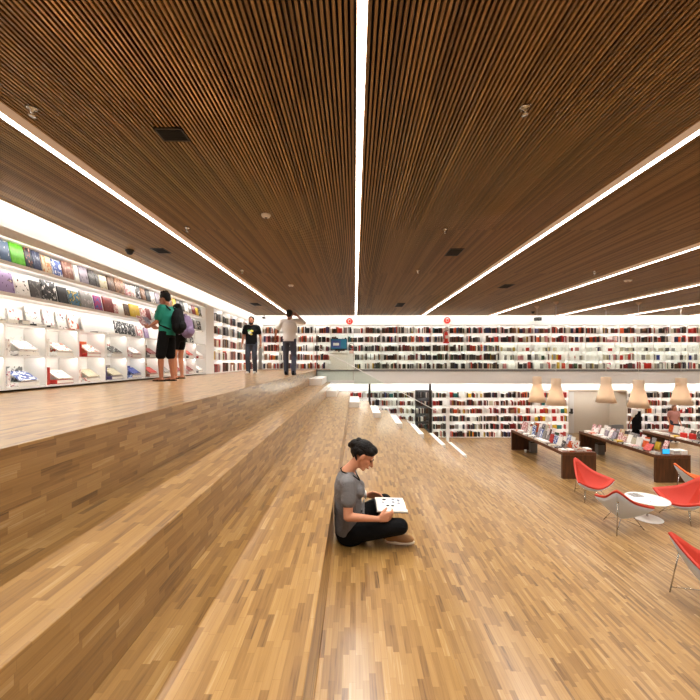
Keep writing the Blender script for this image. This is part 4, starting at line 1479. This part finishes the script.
# small drawings printed on the far page
ink = mat('printed_ink', (120, 124, 136), .8)
ink2 = mat('printed_ink_dark', (40, 40, 46), .8)
def blot(u_, s_, ru, rs_, m):
    bm = bmesh.new()
    lift = .018 * math.sin(PI * s_) * (1 - .4 * s_)
    c = a0.lerp(a1, u_) + far_e * s_ + V3((0, 0, lift + .0122))
    dx, dy = (a1 - a0), far_e + V3((0, 0, .018 * PI * math.cos(PI * s_) * .7))
    vs = [bm.verts.new(c + dx * ru * math.cos(2 * PI * k / 10) * (1 + .3 * math.sin(k * 2.3)) + dy * rs_ * math.sin(2 * PI * k / 10)) for k in range(10)]
    bm.faces.new(vs)
    r = bmesh.ops.extrude_face_region(bm, geom=list(bm.faces))
    for g in r['geom']:
        if isinstance(g, bmesh.types.BMVert):
            g.co.z -= .0015
    obj('drawing', bm, m, bk)
for u_, s_, ru, rs_, m in ((.30, .72, .07, .10, ink2), (.62, .76, .06, .10, ink), (.60, .48, .05, .07, ink), (.38, .22, .06, .05, ink2), (.55, .22, .06, .05, ink2), (.24, .45, .04, .05, ink), (.80, .66, .05, .12, ink), (.78, .40, .05, .05, ink)):
    blot(u_, s_, ru, rs_, m)


# ---------------------------------------------------------------- standing people
def person(lab, loc, heading, H, pose=None, skin='skin', top='whitecloth', bottom='navyjean', shorts=False, hair='hair', hairstyle='short', shoes=('whitecloth', 'rubber'), sleeve=.55,
           female=False, look=(0, 1, 0), beard=False, topless_hem=0.0, vox=.014, sandals=False, headtilt=0.0):
    """local axes: x to the person's right, y forward, z up; heading in degrees of y from +X"""
    k = H / 1.74
    t = thing('person', lab, 'person', loc, math.radians(heading - 90))
    J = dict(pel=(0, 0, .96), wai=(0, .005, 1.10), che=(0, 0, 1.30), nek=(0, -.01, 1.46), hed=(0, .03, 1.625),
             rs=(.185, -.01, 1.415), ls=(-.185, -.01, 1.415), re=(.235, -.03, 1.14), le=(-.235, -.03, 1.14), rw=(.245, .07, .90), lw=(-.245, .07, .90),
             rh=(.09, 0, .93), lh=(-.09, 0, .93), rk=(.10, .03, .50), lk=(-.10, .03, .50), ra=(.10, -.01, .085), la=(-.10, -.01, .085))
    for a, b in (pose or {}).items():
        if a in J:
            J[a] = b
    J = {a: V3(b) * k for a, b in J.items()}
    rad = lambda *r: [x * k for x in r]
    v = Vol()
    up = V3((0, 0, 1))
    P, R = add_head(v, J['hed'], look, up, k)
    v.chain((J['nek'] + V3((0, 0, -.04 * k)), .060 * k), (J['nek'] + V3((0, .0, .05 * k)), .052 * k), (J['hed'] + V3((0, -.01, -.06 * k)), .052 * k))
    sw, hw = (.15, .155) if female else (.168, .145)
    v.chain((J['pel'], .115 * k), (J['wai'], .105 * k), (J['che'], .115 * k), (J['nek'] - V3((0, 0, .07 * k)), .08 * k))
    v.capsule(J['rs'], J['ls'], .052 * k, .052 * k)
    for s in 'rl':
        v.chain((J[s + 's'], .052 * k), (J[s + 's'].lerp(J[s + 'e'], .5), .046 * k), (J[s + 'e'], .037 * k), (J[s + 'e'].lerp(J[s + 'w'], .3), .036 * k), (J[s + 'w'], .025 * k))
        d = J[s + 'w'] - J[s + 'e']
        sg = 1 if s == 'r' else -1
        hd = (pose or {}).get(s + 'hand', None)
        if hd is None:
            hand(v, J[s + 'w'], d, (-sg, .15, 0), (-.1 * sg, 1, 0), .45, k)
        else:
            hand(v, J[s + 'w'], *[V3(x) for x in hd[:3]], hd[3], k)
        v.chain((J[s + 'h'], .088 * k), (J[s + 'h'].lerp(J[s + 'k'], .5), .072 * k), (J[s + 'k'], .052 * k), (J[s + 'k'].lerp(J[s + 'a'], .3), .056 * k), (J[s + 'a'], .036 * k))
        if sandals:
            v.chain((J[s + 'a'] + V3((0, -.03, -.045)) * k, .034 * k), (J[s + 'a'] + V3((0, .06, -.05)) * k, .034 * k), (J[s + 'a'] + V3((0, .15, -.062)) * k, .024 * k))
    v.build('body', M[skin], t, vox * .75, 2)
    face_bits(t, P, R, k)
    # hair
    v = Vol()
    v.ell(P(-.030, 0, .046), (.088 * k, .104 * k, .090 * k), R)
    v.ell(P(-.060, 0, .0), (.072 * k, .060 * k, .075 * k), R)
    if hairstyle == 'crest':
        for q in range(8):
            v.ell(P(-.08 + .012 * q, -.03 + .02 * (q % 4), .118 + .006 * (q % 2)), (.026 * k, .026 * k, .04 * k), R)
    if hairstyle == 'long':
        v.ell(P(-.075, 0, -.07), (.085 * k, .055 * k, .10 * k), R)
        v.ell(P(-.075, 0, -.14), (.08 * k, .045 * k, .09 * k), R)
        for sd in (-1, 1):
            v.chain((P(.0, sd * .08, .02), .022 * k), (P(-.03, sd * .085, -.08), .022 * k))
    if hairstyle == 'bun':
        v.ell(P(-.12, 0, .08), (.05 * k, .05 * k, .05 * k), R)
    v.build('hair', M[hair], t, .009, 3)
    if beard:
        v = Vol()
        v.ell(P(.066, 0, -.108), (.036 * k, .036 * k, .030 * k), R)
        for sd in (-1, 1):
            v.chain((P(.015, sd * .066, -.03), .014 * k), (P(.03, sd * .052, -.08), .022 * k), (P(.07, sd * .02, -.11), .024 * k))
            v.capsule(P(.112, 0, -.058), P(.100, sd * .026, -.078), .008 * k, .008 * k)
        v.build('beard', M['hair'], t, .008, 2)
    # shirt
    v = Vol()
    pel, wai, che, nek = J['pel'], J['wai'], J['che'], J['nek']
    x, y = V3((1, 0, 0)) * k, V3((0, 1, 0)) * k
    w = .92 if female else 1.0
    v.loft([(pel + V3((0, 0, -.06 * k)), x * .185 * w, y * .135), (wai, x * .168 * w, y * .125), (wai.lerp(che, .5), x * .180 * w, y * .128), (che, x * .200 * w, y * .132),
            (che.lerp(nek, .55), x * .190 * w, y * .110), (nek + V3((0, 0, -.035 * k)), x * .12, y * .08), (nek + V3((0, 0, .005)), x * .068, y * .066)], 24)
    v.capsule(J['rs'], J['ls'], .070 * k, .070 * k)
    for s in 'rl':
        v.capsule(J[s + 's'].lerp(nek, .15), J[s + 's'].lerp(nek, .62) + V3((0, 0, -.01 * k)), .072 * k, .066 * k)
        v.chain((J[s + 's'], .074 * k), (J[s + 's'].lerp(J[s + 'e'], sleeve * .5), .072 * k), (J[s + 's'].lerp(J[s + 'e'], sleeve), .068 * k))
    shirt = v.build('t_shirt', M[top], t, vox * .8, 3)
    # trousers or shorts
    v = Vol()
    v.loft([(pel + V3((0, 0, -.10 * k)), x * .172, y * .125), (pel, x * .178, y * .130), (pel + V3((0, 0, .09 * k)), x * .165, y * .122)], 22)
    for s in 'rl':
        h, kn, an = J[s + 'h'], J[s + 'k'], J[s + 'a']
        if shorts:
            e = h.lerp(kn, shorts)
            v.chain((h, .102 * k), (h.lerp(e, .6), .098 * k), (e, .092 * k))
        else:
            v.chain((h, .100 * k), (h.lerp(kn, .5), .086 * k), (kn, .072 * k), (kn.lerp(an, .6), .068 * k), (an + V3((0, 0, -.02 * k)), .064 * k))
    v.build('shorts' if shorts else 'trousers', M[bottom], t, vox * .8, 3)
    for s in 'rl':
        a = J[s + 'a']
        if sandals:
            bm = bmesh.new()
            vs = []
            for q in range(20):
                aa = 2 * PI * q / 20
                vs.append(bm.verts.new((a.x + .046 * k * math.cos(aa), a.y + .045 * k + .135 * k * math.sin(aa), .001)))
            f = bm.faces.new(vs)
            r = bmesh.ops.extrude_face_region(bm, geom=[f])
            for g in r['geom']:
                if isinstance(g, bmesh.types.BMVert):
                    g.co.z += .018
            tube(bm, [(a.x - .04 * k, a.y + .05 * k, .02), (a.x, a.y + .10 * k, .06 * k), (a.x + .04 * k, a.y + .05 * k, .02)], .007, 6)
            obj('sandal', bm, M['blackcloth'], t)
        else:
            shoe(t, (a.x, a.y - .075 * k, .004), (a.x * 1.1, a.y + .195 * k, .004), .045 * k, M[shoes[0]], M[shoes[1]], .009)
    t['_P'] = 0
    del t['_P']
    return t, J, P, shirt, k

def U_at(u, v):
    p = at(u, v, U)
    return (p.x, p.y, U)

# young man in teal with a magazine, by the left shelves
loc_t = (-3.76, 7.2, U)
teal, Jt, Pt, _, kt = person('man in teal t-shirt and black shorts reading at the left shelves, black backpack on', loc_t, 172, 1.76,
    dict(re=(.22, .06, 1.15), rw=(.13, .29, 1.06), le=(-.22, .06, 1.15), lw=(-.13, .29, 1.06), hed=(0, .05, 1.62),
         rhand=((-.2, 1, .1), (-.6, -.1, .8), (-.3, .1, .9), .6), lhand=((.2, 1, .1), (.6, -.1, .8), (.3, .1, .9), .6), ra=(.11, -.05, .085), la=(-.09, .06, .085), rk=(.11, .0, .50), lk=(-.09, .07, .50)),
    skin='skin_dark', top='teal', bottom='blackcloth', shorts=.98, hairstyle='crest', look=(-.1, 1, -.35), sandals=True, sleeve=.7)
ct = (Matrix.Translation(loc_t) @ Matrix.Rotation(math.radians(172 - 90), 4, 'Z'))
def local_thing(name, lab, cat, Mx, heading):
    p = Mx.translation
    return thing(name, lab, cat, p, math.radians(heading - 90))
mg = thing('magazine', 'pinkish open magazine held by the man in teal', 'magazine', ct @ V3((0, .42, 1.10)), math.radians(82))
for sd in (-1, 1):
    bm = bmesh.new(); box(bm, 0, .16, -.006, .006, 0, .24)
    o = obj('page', bm, COV['pink'] if sd < 0 else COV['lilac grey'], mg)
    o.rotation_euler = (-.6, 0, 0) if sd > 0 else (-.6, 0, 0)
    o.location = (0.002, 0, 0) if sd > 0 else (-.162, 0, 0)
def backpack(lab, Mx, heading, m, k=1.0, w=.16):
    t = thing('backpack', lab, 'backpack', Mx @ V3((0, -.15, .98)), math.radians(heading - 90))
    v = Vol(); v.ell((0, -.09, .22), (w, .10, .25)); v.ell((0, -.10, .10), (w * .98, .105, .15)); v.build('body', m, t, .014, 3)
    v = Vol(); v.ell((0, -.19, .12), (w * .75, .04, .10)); v.build('front_pocket', m, t, .012, 3)
    for sd in (-1, 1):
        bm = bmesh.new(); tube(bm, [(sd * .10, -.0, .42), (sd * .115, .09, .505), (sd * .125, .22, .49), (sd * .13, .285, .40), (sd * .14, .28, .25), (sd * .16, .18, .12), (sd * .14, -.02, .04)], .018, 8)
        obj('strap', bm, m, t)
    bm = bmesh.new(); tube(bm, [(-.03, -.05, .45), (-.02, -.06, .50), (.02, -.06, .50), (.03, -.05, .45)], .009, 6); obj('handle', bm, m, t)
    return t
backpack('black backpack on the back of the man in teal', ct, 172, M['blackcloth'])
loc_c = (-3.98, 8.12, U)
comp, *_ = person('dark-haired companion in black shorts standing behind the man in teal, purple backpack on', loc_c, 165, 1.68, dict(hed=(0, .05, 1.62)), top='blackcloth', bottom='blackcloth', shorts=.45, hairstyle='long', female=True, sandals=True, look=(0, 1, -.3))
cc_ = Matrix.Translation(loc_c) @ Matrix.Rotation(math.radians(165 - 90), 4, 'Z')
backpack('purple backpack worn by the companion of the man in teal', Matrix.Translation((0.0, -.02, -.03)) @ cc_, 165, M['purple'])

# bearded man walking towards us
bl, Jb, Pb, shirt_b, kb = person('bearded man in black printed t-shirt and jeans walking toward the camera on upper floor', (-3.22, 11.2, U), -88, 1.77,
    dict(rk=(.10, .07, .50), ra=(.10, -.0, .085), lk=(-.09, .02, .50), la=(-.09, -.10, .085), rw=(.27, .06, .91), lw=(-.29, .04, .92), re=(.26, -.03, 1.15), le=(-.26, -.03, 1.15)),
    skin='skin_dark', top='blackcloth', bottom='greyjean', beard=True, sleeve=.6)
prn = [mat('print_yellow', (214, 200, 90), .8), mat('print_white', (214, 222, 224), .8), mat('print_green', (96, 150, 90), .8)]
for q, (px, pz, w_, h_) in enumerate(((-.035, .045, .06, .04), (.02, .0, .055, .06), (.05, .055, .045, .035), (-.02, -.05, .045, .035))):
    v = Vol(); v.ell((px, .128, 1.27 + pz), (w_, .012, h_)); v.build('shirt_print', prn[q % 3], bl, .008, 2)
bm = bmesh.new()

# man in white seen from behind
wh, *_ = person('man in white t-shirt and dark jeans seen from behind, right arm raised to his head', (-1.86, 10.2, U), 88, 1.84,
    dict(re=(.40, .06, 1.40), rw=(.20, .12, 1.60), rhand=((-1, .0, .45), (-.2, -.6, .4), (.2, .2, .9), .4), le=(-.34, -.04, 1.20), lw=(-.40, .06, 1.00), rs=(.19, 0, 1.44), ra=(.13, -.10, .085), rk=(.12, .02, .50), la=(-.10, .06, .085), lk=(-.11, .07, .50)),
    skin='skin_dark', top='whitecloth', bottom='navyjean', sleeve=.72, shoes=('blackcloth', 'blackcloth'))

# two shoppers below
pb_ = ((636.5 - UX) * 15.9 / F, 15.9, 0)
person('shopper in black apron and white sleeves, back turned, at the lower shelves behind tables', pb_, 100, 1.72, dict(re=(.26, .08, 1.16), rw=(.2, .28, 1.2)), top='whitecloth', bottom='blackcloth', hairstyle='short', sleeve=.95)
ap = [o for o in C.objects if o.type == 'EMPTY' and o.get('label', '').startswith('shopper in black')][0]
v = Vol(); v.loft([((0, 0, .55), X_ * .20, Y_ * .15), ((0, 0, .95), X_ * .195, Y_ * .15), ((0, 0, 1.15), X_ * .18, Y_ * .145), ((.02, 0, 1.36), X_ * .13, Y_ * .142)], 22)
v.build('apron', M['blackcloth'], ap, .012, 3)
pc_ = ((674 - UX) * 15.7 / F, 15.7, 0)
person('brown-haired woman in pink top standing at the lower shelves below the rightmost lamp', pc_, -95, 1.62, dict(), top='whitecloth', bottom='navyjean', hair='brownhair', hairstyle='long', female=True)
w2 = [o for o in C.objects if o.type == 'EMPTY' and o.get('label', '').startswith('brown-haired')][0]
for c in w2.children:
    if c.name.startswith('t_shirt'):
        c.data.materials[0] = mat('rose_top', (196, 140, 130), .85)

# ------------------------------------------------------------------ camera and render look
cam = bpy.data.cameras.new('camera')
cam.sensor_width = 36.0
cam.lens = 36.0 * F / 700.0
cam.shift_x = -(UX - 350.0) / 700.0
cam.shift_y = (UY - 350.0) / 700.0
cam.clip_start, cam.clip_end = .05, 100
co = bpy.data.objects.new('camera', cam)
C.objects.link(co)
co.location = (0, 0, CZ)
co.rotation_euler = (PI / 2, 0, 0)
sc = bpy.context.scene
sc.camera = co
w = bpy.data.worlds.new('world')
sc.world = w
w.use_nodes = True
w.node_tree.nodes['Background'].inputs[0].default_value = (1, .95, .9, 1)
w.node_tree.nodes['Background'].inputs[1].default_value = .05
sc.view_settings.view_transform = 'Standard'
sc.view_settings.look = 'None'
sc.view_settings.exposure = 0.22
sc.view_settings.gamma = 1.0
sc.view_settings.use_curve_mapping = False
sc.cycles.max_bounces = 8
sc.cycles.diffuse_bounces = 4
sc.cycles.glossy_bounces = 3
sc.cycles.transparent_max_bounces = 16
